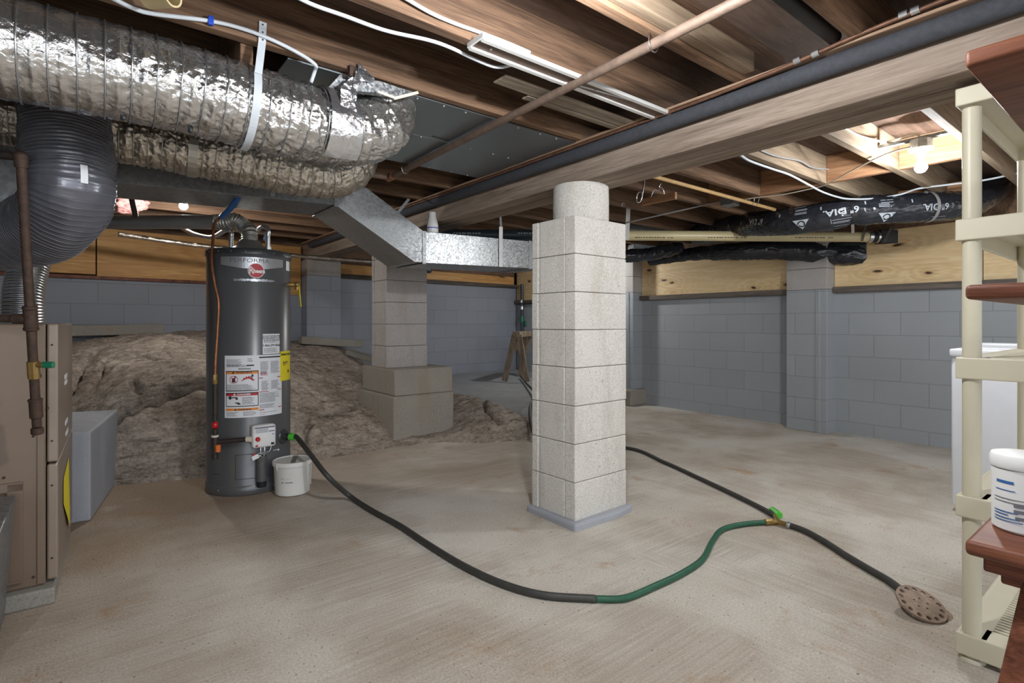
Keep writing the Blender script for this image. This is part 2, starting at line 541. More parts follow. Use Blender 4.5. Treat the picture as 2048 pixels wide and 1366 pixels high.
def foil_mat(name, c, rough=.16, cr=16, bs=.3):
    t = NT(name)
    v = t.coord()
    vo = t.n('ShaderNodeTexVoronoi', feature='F1'); vo.inputs['Scale'].default_value = cr
    wob = t.n('ShaderNodeTexNoise'); wob.inputs['Scale'].default_value = 9; t.l(v, wob.inputs['Vector'])
    add = t.n('ShaderNodeVectorMath', operation='MULTIPLY_ADD')
    t.l(wob.outputs['Color'], add.inputs[0]); add.inputs[1].default_value = (.12, .12, .12); t.l(v, add.inputs[2])
    t.l(add.outputs[0], vo.inputs['Vector'])
    h = t.math('ADD', vo.outputs['Distance'], t.math('MULTIPLY', t.noise(v, 62, 3, .6, 1.8), .45))
    t.bump(h, bs, .014)
    return t.fin(c, rough, .93)
FOIL = foil_mat('duct foil', srgb(214, 213, 211), .17, 22, .34)
FOIL_DUSTY = foil_mat('dusty duct foil', srgb(204, 196, 184), .30, 22, .42)
FOIL_TAPE = foil_mat('foil tape', srgb(226, 228, 232), .14, 24, .3)
ALU = plain('corrugated aluminium', srgb(205, 208, 212), .25, .95, .05)
ALU_DIM = plain('dim corrugated aluminium', srgb(190, 188, 182), .42, .9, .08)
VENTPIPE = plain('vent pipe zinc', srgb(150, 152, 152), .34, .6, .1, 6)
BLACKPLASTIC = plain('black duct jacket', srgb(40, 42, 48), .22, 0, .15, 20, .35, 26, .6)
GREYFILM = plain('grey ribbed film', srgb(98, 99, 107), .24, .3, .10, 10, .12, 40, .7)
FILMRIB = plain('film wire rib', srgb(138, 138, 144), .3, .3, .1)
PRINT = plain('jacket print', srgb(176, 184, 192), .45, 0, .05)
IRON = plain('rusty iron pipe', srgb(70, 52, 42), .7, .25, .35, 45, .4, 120)
IRON_DARK = plain('black iron pipe', srgb(58, 50, 46), .55, .3, .25, 40)
BRASS = plain('brass', srgb(150, 124, 74), .42, .7, .2, 40)
COPPER = plain('copper', srgb(158, 106, 76), .45, .75, .3, 30)
COPPER_DULL = plain('tarnished copper', srgb(116, 84, 66), .55, .5, .3, 40)
STEEL = plain('bright steel', srgb(200, 202, 204), .3, .9, .08)
CHROME = plain('wire', srgb(190, 190, 192), .2, 1, .05)
FOAMPIPE = plain('black foam sleeve', srgb(62, 64, 70), .82, 0, .18, 60, .6, 260)
PIPE_OLD = plain('old grey steel pipe', srgb(112, 94, 82), .65, .3, .2, 30, .25, 120)

# ---- paints and plastics
TAN = plain('tan furnace enamel', srgb(122, 104, 88), .42, .1, .06, 3)
TAN_SIDE = plain('tan furnace door enamel', srgb(142, 127, 113), .36, .15, .06, 3)
HEATER = plain('heater grey enamel', srgb(95, 96, 98), .3, .25, .05, 2, 0, 60, .6)
HEATER_DK = plain('heater trim', srgb(66, 67, 69), .35, .2, .05)
SILVER = plain('silver badge', srgb(168, 170, 174), .3, .5, .03)
WHITE = plain('white plastic', srgb(226, 226, 224), .4, 0, .03)
PAIL = plain('white pail plastic', srgb(222, 221, 217), .45, 0, .04, 6)
LABEL = plain('label paper', srgb(222, 224, 228), .5, 0, .02)
INK = plain('black ink', srgb(36, 36, 40), .6, 0, .02)
INKGREY = plain('grey ink', srgb(112, 112, 118), .6, 0, .02)
INKRED = plain('red ink', srgb(176, 34, 44), .5, 0, .04)
INKORANGE = plain('orange ink', srgb(226, 138, 52), .5, 0, .03)
YELLOW = plain('yellow label', srgb(232, 214, 28), .5, 0, .03)
RED = plain('red plastic', srgb(190, 30, 38), .35, 0, .05)
GREEN = plain('bright green plastic', srgb(80, 190, 60), .4, 0, .08)
GREEN_DK = plain('green lever', srgb(26, 110, 78), .35, 0, .08)
BLUE = plain('blue tape', srgb(52, 100, 160), .4, 0, .1)
BLUECLIP = plain('blue clip', srgb(40, 76, 190), .4, 0, .05)
ORANGE = plain('orange tag', srgb(216, 110, 40), .5, 0, .08)
CABLE = plain('pale cable sheath', srgb(196, 202, 208), .45, 0, .06)
CABLE_TAN = plain('cream cable sheath', srgb(214, 204, 186), .5, 0, .06)
CABLE_GREY = plain('grey cable sheath', srgb(140, 138, 136), .5, 0, .06)
PVC = plain('cream drain pipe', srgb(204, 190, 148), .35, 0, .06, 5)
ABS = plain('dark drain pipe', srgb(52, 60, 66), .35, 0, .1, 6)
BEIGE = plain('beige shelf plastic', srgb(200, 193, 170), .42, 0, .04, 5)
APPL = plain('appliance white', srgb(222, 224, 230), .35, 0, .02)
HOSE = plain('black rubber hose', srgb(58, 57, 54), .55, 0, .18, 30)
HOSE_GREEN = plain('green garden hose', srgb(32, 86, 62), .5, 0, .15, 30)
DRAIN = plain('rusty cast iron', srgb(148, 128, 112), .75, .2, .25, 40, .5, 150)
PINK = plain('pink fiberglass', srgb(226, 166, 162), .95, 0, .25, 22, 1.0, 40)
PAINTBLOCK = plain('grey painted masonry', srgb(162, 165, 172), .65, 0, .06, 4, 1.0, 22)
RUBBER_DK = plain('dark rubber', srgb(30, 30, 32), .6)
CARDTAN = plain('tan tube', srgb(206, 186, 140), .5)
def glow(name, strength, c=(1, .96, .9, 1)):
    t = NT(name)
    t.b.inputs['Emission Color'].default_value = c
    t.b.inputs['Emission Strength'].default_value = strength
    return t.fin((.9, .9, .9, 1), .3)
BULB = glow('lit bulb glass', 40)

# ================================================================ setting
def struct(o): o['kind'] = 'structure'; return o
BWY = lambda x: 6.53 + .07 * x          # face of the back wall
RWX = 5.58                              # face of the right wall

mb = MB(); mb.raw([(-3, -9, 0), (6.2, -9, 0), (6.2, 7.4, 0), (-3, 7.4, 0)], [(0, 1, 2, 3)])
mb.raw([(-3, -9, -.15), (6.2, -9, -.15), (6.2, 7.4, -.15), (-3, 7.4, -.15)], [(3, 2, 1, 0)])
struct(mb.build('floor', FLOOR))

mb = MB()
mb.prism([(-2.7, BWY(-2.7)), (2.25, BWY(2.25)), (2.25, BWY(2.25) + .2), (-2.7, BWY(-2.7) + .2)], 0, 1.48)
mb.prism([(2.25, BWY(2.25)), (5.8, BWY(5.8)), (5.8, BWY(5.8) + .2), (2.25, BWY(2.25) + .2)], 0, 1.60)
struct(mb.build('wall_back', PAINT_BACK))
mb = MB(); mb.box((RWX, -2.5, 0), (RWX + .2, 7.3, 1.335)); struct(mb.build('wall_right', PAINT_SIDE))
mb = MB(); mb.box((-2.8, -2.5, 0), (-2.6, 7.0, 2.2)); struct(mb.build('wall_left', PAINT_SIDE))
mb = MB(); mb.box((-2.9, -2.6, 2.145), (6.0, 7.4, 2.17)); struct(mb.build('ceiling', SUBFLOOR))
# backing rim above the walls, closing the house off from outside
mb = MB(); mb.prism([(-2.7, BWY(-2.7) + .08), (5.8, BWY(5.8) + .08), (5.8, BWY(5.8) + .2), (-2.7, BWY(-2.7) + .2)], 1.48, 2.145)
struct(mb.build('wall_back_rim', JOIST))
mb = MB(); mb.box((RWX + .06, -2.5, 1.335), (RWX + .2, 7.3, 2.145)); struct(mb.build('wall_right_rim', JOIST))

# raised slab in the far right corner
mb = MB()
P = [(3.15, 4.05), (5.42, 4.5), (RWX, 4.7), (RWX, 6.9), (2.6, 6.7)]
Zt = [.12, .20, .22, .27, .27]
n = len(P)
mb.raw([(p[0], p[1], -.02) for p in P] + [(p[0], p[1], z) for p, z in zip(P, Zt)],
       [tuple(range(n - 1, -1, -1)), tuple(range(n, 2 * n))] + [(i, (i + 1) % n, n + (i + 1) % n, n + i) for i in range(n)])
struct(mb.build('floor_raised_corner', SLAB_GREY))

# ---- pilasters in the walls
mb = MB()
mb.box((2.04, 6.46, 0), (2.45, 6.72, 1.60), .006); o = mb.build('wall_back_pilaster', PAINT_BACK); struct(o)
mb = MB(); mb.box((2.04, 6.46, 1.602), (2.45, 6.72, 1.785), .006); struct(mb.build('wall_back_pilaster_top', BLOCK_GREY))
for k, (y0, y1, zt) in enumerate([(2.10, 2.47, 1.35), (4.36, 4.66, 1.42)]):
    mb = MB(); mb.box((5.40, y0, 0), (5.6, y1, zt), .005)
    mb.box((5.392, y0 + .06, 0), (5.41, y0 + .10, zt), .003)
    struct(mb.build('wall_right_pilaster', PAINT_SIDE))
    mb = MB()
    z = zt + .002
    while z < 1.9:
        mb.box((5.40, y0, z), (5.6, y1, min(z + .198, 2.0)), .005); z += .2005
    struct(mb.build('wall_right_pilaster_top', BLOCK_GREY))
mb = MB(); mb.box((5.28, 4.30, 0), (5.6, 4.62, .2), .02); struct(mb.build('wall_right_footing', CONC_BASE))

# ---- plywood over the walls
def ply(name, x0, x1, y0, y1, z0, z1, mat): return struct(MB().box((x0, y0, z0), (x1, y1, z1), .002).build(name, mat))
def backboard(name, xa, xb, z0, z1, mat, out=.02, th=.03):
    return struct(MB().prism([(xa, BWY(xa) - out), (xb, BWY(xb) - out), (xb, BWY(xb) - out + th), (xa, BWY(xa) - out + th)], z0, z1, .002).build(name, mat))
k = 0
for (xa, xb, z0, z1) in ((-2.4, -.85, 1.5, 1.95), (-.845, .075, 1.5, 1.95), (.085, 1.40, 1.485, 1.95), (1.405, 2.03, 1.37, 1.95)):
    k += 1; backboard('trim_%d' % k, xa, xb, z0, z1, PLY_BACK)
backboard('trim_5', -2.4, 1.40, 1.455, 1.487, SHELFWOOD, .03, .05)
backboard('trim_6', 2.46, 5.5, 1.655, 1.78, PLY_BACK, .03, .05)
backboard('trim_7', 2.46, 5.55, 1.60, 1.655, SILLX, .06, .12)
k = 7
for (y0, y1, z0) in ((-2.4, 1.02, 1.375), (1.025, 2.098, 1.375), (2.472, 4.355, 1.375), (4.665, 6.9, 1.40)):
    k += 1
    ply('trim_%d' % k, RWX - .012, RWX + .012, y0, y1, z0, 1.86, PLY_SIDE)
    k += 1
    struct(MB().box((RWX - .065, y0 + .003, z0 - .056), (RWX + .14, y1 - .003, z0 - .001), .004).build('trim_%d' % k, SILLW))
    k += 1
    struct(MB().box((RWX - .03, y0, 1.861), (RWX + .05, y1, 2.10), .004).build('trim_%d' % k, JOIST))

# ================================================================ floor framing
JY = [.28, .69, 1.095, 1.50, 1.945, 2.365, 2.79, 3.195, 3.62, 4.03, 4.44, 4.85, 5.26, 5.67, 6.08]   # far bottom edge of each
ORD = ['nearest', 'second', 'third', 'fourth', 'fifth', 'sixth', 'seventh', 'eighth', 'ninth', 'tenth', 'eleventh', 'twelfth', 'thirteenth', 'fourteenth', 'fifteenth']
LEFT_L = {3: 'rough brown floor joist with the white metal channel along its bottom edge',
          4: 'brown floor joist right above the big silver foil duct, lit along its lower half',
          5: 'floor joist hidden by the sheet metal pan, between the foil duct and the beam',
          6: 'dark floor joist along the far edge of the sheet metal joist pan',
          2: 'grey bottomed floor joist with a pale board nailed beside it, crossed by the thin pipe',
          1: 'grey floor joist at the top of the view with a dark pipe beside it'}
RIGHT_L = {2: 'whitewashed floor joist just behind the lit bulb holder, right of the beam',
           1: 'whitewashed floor joist in front of the lit bulb holder, right of the beam',
           3: 'pale lit floor joist carrying stapled cables, right of the beam',
           4: 'brown floor joist above the tan dowel rod, right of the beam'}
for i, y in enumerate(JY):
    mb = MB(); mb.box((-2.55, y - .041, 1.962), (2.285, y - .0, 2.145), .003)
    o = mb.build('floor_joist', JOIST, loc=(-2.55, y - .02, 1.962))
    setp(o, LEFT_L.get(i, 'dark brown floor joist left of the main beam, %s row counted from the camera' % ORD[i]), 'joist', 'floor joists left of the main beam')
for i, y in enumerate(JY):
    y2 = y + .042
    mb = MB(); mb.box((2.05, y2 - .040, 1.962), (5.56, y2, 2.145), .003)
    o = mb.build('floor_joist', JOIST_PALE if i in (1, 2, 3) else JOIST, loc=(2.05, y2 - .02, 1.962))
    setp(o, RIGHT_L.get(i, 'dark brown floor joist right of the main beam, %s row counted from the camera' % ORD[i]), 'joist', 'floor joists right of the main beam')
BL = ['orange bridging block behind the lit bulb holder', 'orange bridging block left of the lit bulb, where two cables cross', 'brown bridging block beside the tan dowel rod', 'dark bridging block behind the junction box']
for k, i in enumerate((1, 2, 3, 4)):
    y0, y1 = JY[i] + .043, JY[i + 1] + .001
    o = MB().box((3.85, y0, 1.965), (3.89, y1, 2.144), .003).build('bridging_block', BLOCKING, loc=(3.87, (y0 + y1) / 2, 1.965))
    setp(o, BL[k], 'blocking', 'bridging blocks between the right joists')
o = MB().box((.40, 1.95, 1.90), (.44, 2.32, 2.144), .003).build('bridging_block', JOIST, loc=(.42, 2.1, 1.9))
setp(o, 'grey end of a wooden block in the dark bay above the foil duct', 'blocking')
# pale sister board and scraps
o = MB().box((-.4, 1.008, 1.975), (1.95, 1.052, 2.05), .004).build('nailing_board', JOIST_PALE, loc=(.8, 1.03, 1.975))
setp(o, 'pale yellow board nailed along a grey joist above the thin pipe', 'board')

# ---- main beam and what runs along it
mb = MB()
mb.box((2.04, -1.6, 1.785), (2.165, 6.60, 1.96), .006); mb.box((2.168, -1.6, 1.782), (2.29, 6.60, 1.958), .006)
o = mb.build('main_beam', BEAM, loc=(2.165, 2.5, 1.785))
setp(o, 'long heavy timber beam resting on the block piers', 'beam')
o = MB().box((1.955, -1.5, 1.951), (2.039, 6.4, 1.9615), .002).build('ledger_strip', STRIP, loc=(2, 2.5, 1.951))
setp(o, 'thin brown wooden strip above the black foam pipe sleeve on the beam', 'strip')

# ================================================================ block piers
def pier(X, Y, M_, L_, z0, ncourse, h, mat, name, label, front=.075, rz=0.0, zmax=None):
    t = thing(name, label, 'pier', (X + M_ / 2, Y + L_ / 2, 0))
    mb = MB(); z = z0
    R = Matrix.Translation((X, Y, 0)) @ Matrix.Rotation(rz, 4, 'Z')
    for c in range(ncourse):
        zt = z + h - .0025
        if zmax: zt = min(zt, zmax)
        j = lambda s=.0022: random.uniform(-s, s)
        a, b = j(), j()
        mb.box((a, b, z), (M_ + j(), front - .0015 + b, zt), .0045, mtx=R)
        # rear block with a sash groove near its far end
        c0 = j()
        mb.box((c0, front, z), (M_ + j(), L_ - .062, zt), .0045, mtx=R)
        mb.box((c0 + .006, L_ - .0625, z), (M_ - .006, L_ - .046, zt - .001), .001, mtx=R)
        mb.box((c0 - .001, L_ - .0465, z), (M_ + j(), L_, zt), .0045, mtx=R)
        z += h
        if zmax and z > zmax - .02: break
    o = mb.build('block_shaft', mat, t)
    return t, z

PX, PY = 1.936, 1.93
pt, ztop = pier(PX, PY, .405, .325, .035, 8, .1938, BLOCK_LIGHT, 'block_pier', 'pale concrete block pier in the middle of the floor with a round cap', rz=radians(1.2))
mb = MB()
prof = [(0, 0), (.150, 0), (.153, .004), (.1535, .10), (.152, .19), (.149, 1.784 - ztop), (0, 1.784 - ztop)]
mb.lathe(prof, (PX + .21, PY + .165, ztop), (0, 0, 1), 48); mb.build('round_cap', BLOCK_LIGHT, pt, angle=40)
mb = MB()
mb.prism([(PX - .035, PY - .035), (PX + .30, PY - .04), (PX + .43, PY - .015), (PX + .44, PY + .34), (PX - .03, PY + .345)], -.01, .036, .012)
mb.build('mortar_bed', PAINTBLOCK, pt)

P2X, P2Y = 2.10, 4.45
pt2, z2 = pier(P2X, P2Y, .41, .31, .632, 6, .1975, BLOCK_GREY, 'block_pier', 'grey concrete block pier standing on a concrete footing in the rock', front=.05, zmax=1.78)
mb = MB(); mb.box((2.075, 4.235, .405), (2.655, 4.925, .632), .012); mb.build('footing_cap', CONC_BASE, pt2)
mb = MB()
mb.prism([(2.06, 4.225), (2.67, 4.235), (2.70, 4.95), (2.05, 4.96)], -.05, .405, .015); mb.build('footing', CONC_BASE, pt2)

# ---- grey painted masonry stub at left
o = MB().prism([(-.65, 3.64), (.022, 3.585), (.165, 4.38), (-.65, 4.6)], 0, .468, .010).build('masonry_stub', PAINTBLOCK, loc=(-.2, 3.9, 0))
setp(o, 'low grey painted masonry block between the furnace and the rock', 'wall stub')

# ---- rock ledge
import numpy as np
RP = [(.16, 4.27, -.02), (.40, 4.17, -.02), (.64, 4.10, -.02), (1.0, 4.12, -.02), (1.33, 4.10, -.01), (1.7, 4.10, -.005), (2.135, 4.12, .01), (2.45, 4.0, -.01), (2.81, 3.72, -.01), (3.117, 3.607, -.02), (3.3, 3.5, -.03),
      (-.3, 4.2, .0), (.2, 3.9, -.2), (.64, 3.75, -.2), (1.33, 3.75, -.14), (2.1, 3.75, -.09), (2.6, 3.4, -.1), (3.2, 3.2, -.12), (3.6, 3.3, -.12),
      (.647, 4.42, .60), (.2, 4.38, .42), (.346, 4.45, .50), (1.0, 4.5, .55), (1.4, 4.45, .26), (.9, 4.28, .30), (.35, 4.30, .22),
      (.436, 5.6, .885), (.827, 5.7, .845), (.18, 5.3, .80), (-.03, 4.8, .5), (.5, 5.0, .74), (.9, 5.0, .70), (1.3, 5.0, .58),
      (1.67, 5.2, .49), (1.445, 4.5, .235), (1.88, 4.75, .33), (2.19, 5.8, .56), (1.8, 4.55, .225), (1.98, 4.93, .27), (2.05, 4.25, .05), (2.75, 4.3, .12), (2.66, 4.24, .075),
      (2.4, 5.6, .42), (2.9, 5.5, .24), (2.67, 4.75, .24), (2.8, 4.0, .10), (3.0, 4.5, .24), (3.0, 4.95, .27),
      (3.2, 4.4, .23), (3.2, 4.9, .24), (3.22, 4.0, .17), (3.2, 3.75, .08), (3.6, 4.2, -.12), (3.7, 5.0, -.05), (3.5, 6.0, -.05),
      (.15, 6.45, .88), (.9, 6.5, .93), (1.6, 6.5, .85), (2.0, 6.5, .775), (2.6, 6.5, .66), (3.0, 6.5, .22), (3.4, 6.6, .05),
      (-.4, 5.0, .45), (-.4, 6.3, .76), (-.8, 5.5, .5), (-.8, 4.4, .2)]
A = np.array(RP); Q = A[:, :2]; zz = A[:, 2]
def phi(r2): return np.where(r2 > 1e-12, .5 * r2 * np.log(np.maximum(r2, 1e-12)), 0)
K = phi(((Q[:, None] - Q[None]) ** 2).sum(-1)) + np.eye(len(Q)) * .002
Pm = np.c_[np.ones(len(Q)), Q]
S_ = np.block([[K, Pm], [Pm.T, np.zeros((3, 3))]])
W_ = np.linalg.solve(S_, np.r_[zz, np.zeros(3)])
nx, ny = 400, 300
gx = np.linspace(-.75, 3.62, nx); gy = np.linspace(3.5, 6.78, ny)
GX, GY = np.meshgrid(gx, gy)
G = np.c_[GX.ravel(), GY.ravel()]
Zr = (phi(((G[:, None] - Q[None]) ** 2).sum(-1)) @ W_[:len(Q)]) + W_[len(Q)] + G @ W_[len(Q) + 1:]
def rbf(x, y):
    p = np.array([[x, y]])
    return float((phi(((p[:, None] - Q[None]) ** 2).sum(-1)) @ W_[:len(Q)])[0] + W_[len(Q)] + p[0] @ W_[len(Q) + 1:])
def rock_hit(x, y):
    d = 3.2
    while d < 7.5:
        p = at(x, y, d=d)
        if p.z < rbf(p.x, p.y): return (p.x, p.y)
        d += .02
    return (p.x, p.y)
CRACKS = []
for pl, w_, dd in (([(232, 838), (262, 823), (297, 805), (316, 807), (334, 798), (360, 790), (414, 778), (470, 765)], 0.019, 0.128),
                   ([(268, 762), (283, 786), (297, 804)], 0.016, 0.093), ([(141, 795), (160, 752), (176, 716), (192, 700)], 0.022, 0.093), ([(188, 780), (205, 738), (228, 712)], 0.016, 0.051),
                   ([(622, 846), (616, 872), (618, 906)], 0.019, 0.068), ([(586, 708), (652, 744), (720, 784)], 0.024, 0.060), ([(585, 822), (622, 831), (662, 833), (724, 815)], 0.018, 0.076),
                   ([(948, 792), (972, 822), (990, 838), (1002, 852)], 0.018, 0.068), ([(262, 705), (290, 716), (312, 722)], 0.012, 0.043), ([(322, 702), (345, 715), (372, 718)], 0.014, 0.051)):
    CRACKS.append(([rock_hit(*q) for q in pl], w_, dd))
def seg_d(px, py, a, b):
    ax, ay = a; bx, by = b
    dx, dy = bx - ax, by - ay
    t = np.clip(((px - ax) * dx + (py - ay) * dy) / (dx * dx + dy * dy), 0, 1)
    return np.hypot(px - ax - t * dx, py - ay - t * dy)
wobx = np.array([noise.noise(Vector((x * 6, y * 6, 3))) for x, y in G]) * .03
woby = np.array([noise.noise(Vector((x * 6, y * 6, 9))) for x, y in G]) * .03
dep = np.zeros(len(G))
for poly, w, dd in CRACKS:
    D = np.min([seg_d(G[:, 0] + wobx, G[:, 1] + woby, poly[i], poly[i + 1]) for i in range(len(poly) - 1)], axis=0)
    dep = np.maximum(dep, dd * np.exp(-(D / w) ** 2))
nz = np.array([fbm(Vector((x * 2.3, y * 2.3, 1.7)), 4) * .036 + (1 - abs(noise.noise(Vector((x * 5 + y * 2, y * 9, 4.2))))) ** 3 * .018 + noise.noise(Vector((x * 28, y * 28, 2))) * .004 + noise.noise(Vector((x * 60, y * 60, 5))) * .0015 for x, y in G])
amp = np.clip(Zr / .12 + .25, .12, 1.0)
Zs = Zr.reshape(ny, nx)
dzy, dzx = np.gradient(Zs, gy, gx)
NL = np.sqrt(1 + dzx ** 2 + dzy ** 2)
NX, NY, NZ = (-dzx / NL).ravel(), (-dzy / NL).ravel(), (1 / NL).ravel()
D_ = nz * amp - dep
Zr = np.minimum(Zr + D_ * NZ, .99)
PXr, PYr = G[:, 0] + D_ * NX, G[:, 1] + D_ * NY
b = bmesh.new()
vs = [b.verts.new((PXr[i], PYr[i], Zr[i])) for i in range(len(G))]
Zm = Zr.reshape(ny, nx)
for j in range(ny - 1):
    for i in range(nx - 1):
        if max(Zm[j, i], Zm[j, i + 1], Zm[j + 1, i], Zm[j + 1, i + 1]) < -.012: continue
        if gy[j + 1] > BWY(gx[i]) + .03: continue
        b.faces.new((vs[j * nx + i], vs[j * nx + i + 1], vs[(j + 1) * nx + i + 1], vs[(j + 1) * nx + i]))
bmesh.ops.delete(b, geom=[v for v in b.verts if not v.link_faces], context='VERTS')
me = bpy.data.meshes.new('rock_ledge'); b.to_mesh(me); b.free()
o = link_mesh('rock_ledge', me, ROCK, None, (1.3, 5.2, 0), True)
setp(o, 'big brown bedrock ledge rising behind the water heater', 'rock')

# loose pieces on the ledge
o = MB().beam((-.6, 6.32, .955), (.62, 6.47, .975), .10, .10, .01).build('footing_curb', CONC_PLAIN, loc=(0, 6.4, .9))
setp(o, 'pale concrete curb along the wall on top of the rock, left of the heater', 'curb')
a, q = at(600, 680, Y=6.36), at(724, 688, Y=6.38)
o = MB().beam(a, q, .12, .09, .01).build('footing_curb', CONC_PLAIN, loc=tuple(a))
setp(o, 'tan concrete curb under the back wall pilaster on the rock', 'curb')
a, q = at(697, 704, Y=6.25), at(748, 719, Y=6.0)
o = MB().beam(a, q, .16, .06, .012).build('loose_slab', CONC_PLAIN, loc=tuple(a))
setp(o, 'loose grey slab lying on the rock just left of the far pier', 'slab')

# ================================================================ water heater
HC = at(499, 645, d=3.455); HC.z = 0; HR = .243
HN = (Vector((0, 0, 0)) - HC); HN.z = 0; HN.normalize()
HRV = Vector((-HN.y, HN.x, 0))          # to the right as one faces it
def hs(a, z, r=0.0):
    """point on the jacket: arc distance a right of the front line, height z, r proud of it"""
    ph = a / HR
    n = HN * cos(ph) + HRV * sin(ph)
    return HC + n * (HR + r) + Vector((0, 0, z))
def ha(x):
    """arc distance of a sighting line"""
    return math.asin(max(-.999, min(.999, (x - 498.5) / 84.5))) * HR
def patch(mb, a0, a1, z0, z1, r=.0012, n=None):
    n = n or max(2, int(abs(a1 - a0) / .012) + 1)
    V, F = [], []
    for i in range(n + 1):
        a = a0 + (a1 - a0) * i / n
        V += [hs(a, z0, r), hs(a, z1, r)]
    for i in range(n): F.append((2 * i, 2 * i + 2, 2 * i + 3, 2 * i + 1))
    mb.raw(V, F)
def words(mb, txt, a, z, size, r=.0024, align='CENTER', bold=0.0, sx=1.0):
    V, F = text2d(txt, size, align, bold)
    mb.raw([hs(a + x * sx, z + y, r) for x, y in V], F)
def lines(mb, a0, a1, z0, z1, pitch, th=.45, r=.0022, fill=.95):
    """rows of tiny unreadable print"""
    z = z1 - pitch
    while z > z0:
        a = a0; end = a0 + (a1 - a0) * random.uniform(fill - .25, fill)
        while a < end - .002:
            w = random.uniform(.003, .012)
            patch(mb, a, min(a + w, end), z, z + pitch * th, r, 1)
            a += w + .0018
        z -= pitch

wh = thing('water_heater', 'tall dark grey cylindrical gas water heater covered with labels', 'water heater', (HC.x, HC.y, 0))
mb = MB(); mb.lathe([(0, .004), (HR + .004, .004), (HR + .006, .01), (HR + .006, .052), (HR + .001, .058), (HR, .06), (HR, 1.452), (HR - .002, 1.456), (0, 1.456)], HC, (0, 0, 1), 96)
mb.build('tank_jacket', HEATER, wh, angle=50)
mb = MB(); mb.lathe([(HR - .004, 1.454), (HR + .006, 1.454), (HR + .007, 1.478), (HR + .002, 1.488), (HR - .02, 1.492), (.09, 1.502), (0, 1.502)], HC, (0, 0, 1), 96)
mb.build('top_cap', HEATER_DK, wh, angle=50)
for i in range(10):
    MB().ball(hs(-.34 + .08 * i, 1.467, .006), .0045, 1).build('rim_screw', STEEL, wh, smooth=True)
for i in range(5): MB().ball(hs(-.34 + .16 * i, .035, .006), .004, 1).build('base_screw', STEEL, wh, smooth=True)
# header badge
mb = MB()
a0, a1 = ha(445), ha(564); N = 24
V, F = [], []
for i in range(N + 1):
    a = a0 + (a1 - a0) * i / N; k = 1 - abs(2 * i / N - 1)
    V += [hs(a, 1.387 - .022 * min(1, k * 1.5), .0015), hs(a, 1.434, .0015)]
for i in range(N): F.append((2 * i, 2 * i + 2, 2 * i + 3, 2 * i + 1))
p = LB(); p.raw(V, F); p.take(SILVER); words(p, 'PERFORMA', ha(499), 1.402, .036, .0028, 'CENTER', 0, 1.25); p.take(INKGREY); p.finish('header_badge', wh)
def disc(mb, a, z, r0, r, seg=40, inner=0.0):
    V, F = [], []
    if inner == 0:
        V = [hs(a, z, r)] + [hs(a + r0 * cos(2 * pi * i / seg), z + r0 * sin(2 * pi * i / seg), r) for i in range(seg)]
        F = [(0, 1 + i, 1 + (i + 1) % seg) for i in range(seg)]
    else:
        for rr in (inner, r0): V += [hs(a + rr * cos(2 * pi * i / seg), z + rr * sin(2 * pi * i / seg), r) for i in range(seg)]
        F = [(i, (i + 1) % seg, seg + (i + 1) % seg, seg + i) for i in range(seg)]
    mb.raw(V, F)
aL, zL = ha(511), 1.354
p = mb = LB(); disc(mb, aL, zL, .0455, .0022); p.take(WHITE); disc(mb, aL, zL, .042, .0030); p.take(INKRED)
words(mb, 'heem', aL - .016, zL - .014, .036, .004, 'LEFT', .0012, .82); words(mb, 'R', aL - .040, zL - .020, .062, .004, 'LEFT', .0006, .72)
p.take(WHITE); p.finish('round_emblem', wh)
mb = MB()
for i in range(46):
    a = ha(469) + (ha(546) - ha(469)) * i / 46
    patch(mb, a, a + .0062, 1.287 + random.uniform(0, .006), 1.305 - random.uniform(0, .006), .0016, 1)
mb.build('tape_residue', SILVER, wh)
mb = MB(); patch(mb, ha(571), ha(579), 1.372, 1.432, .0016); mb.build('serial_sticker', LABEL, wh)
# label with the phone number
p = LB(); patch(p, ha(523.5), ha(557), .846, .970, .0016); p.take(LABEL)
mb = p; ac = (ha(523.5) + ha(557)) / 2
for i, tx in enumerate(('DO NOT RETURN THIS', 'WATER HEATER TO THE', 'PLACE OF PURCHASE')): words(mb, tx, ac, .952 - i * .0125, .0125, .0026, 'CENTER', .0004, .86)
words(mb, '1-866-279-4566', ac, .893, .0195, .0026, 'CENTER', .0005, .92)
p.take(INK)
mb = p; lines(mb, ac - .05, ac + .05, .912, .928, .006); lines(mb, ac - .05, ac + .05, .852, .886, .006); p.take(INKGREY)
p.finish('return_label', wh)
# large instruction label
A0, A1, Z0, Z1 = ha(452.5), ha(561.5), .470, .842
p = LB(); patch(p, A0, A1, Z0, Z1, .0014); p.take(LABEL)
am = ha(516.5)
mb = p
lines(mb, A0 + .012, ha(488), .778, .822, .0072); lines(mb, A0 + .012, ha(505), .768, .79, .008); lines(mb, ha(495), ha(507), .80, .83, .012)
for (u, v, z0, z1) in ((am + .008, ha(536), .722, .805), (ha(539), ha(558), .728, .805), (am + .014, ha(536), .622, .686), (ha(540), ha(557), .63, .686), (am + .004, ha(558), .548, .612), (am + .004, ha(550), .518, .545), (am + .004, ha(557), .486, .496)):
    lines(mb, u, v, z0, z1, .0054, .5)
lines(mb, A0 + .012, ha(480), .478, .508, .007); lines(mb, ha(487), ha(513), .478, .508, .007)
p.take(INKGREY)
mb = p; lines(mb, am + .008, ha(535), .716, .742, .005); lines(mb, am + .004, ha(530), .474, .484, .005); patch(mb, am, am + .022, .700, .705, .0024); patch(mb, ha(552), ha(560), .700, .705, .0024)
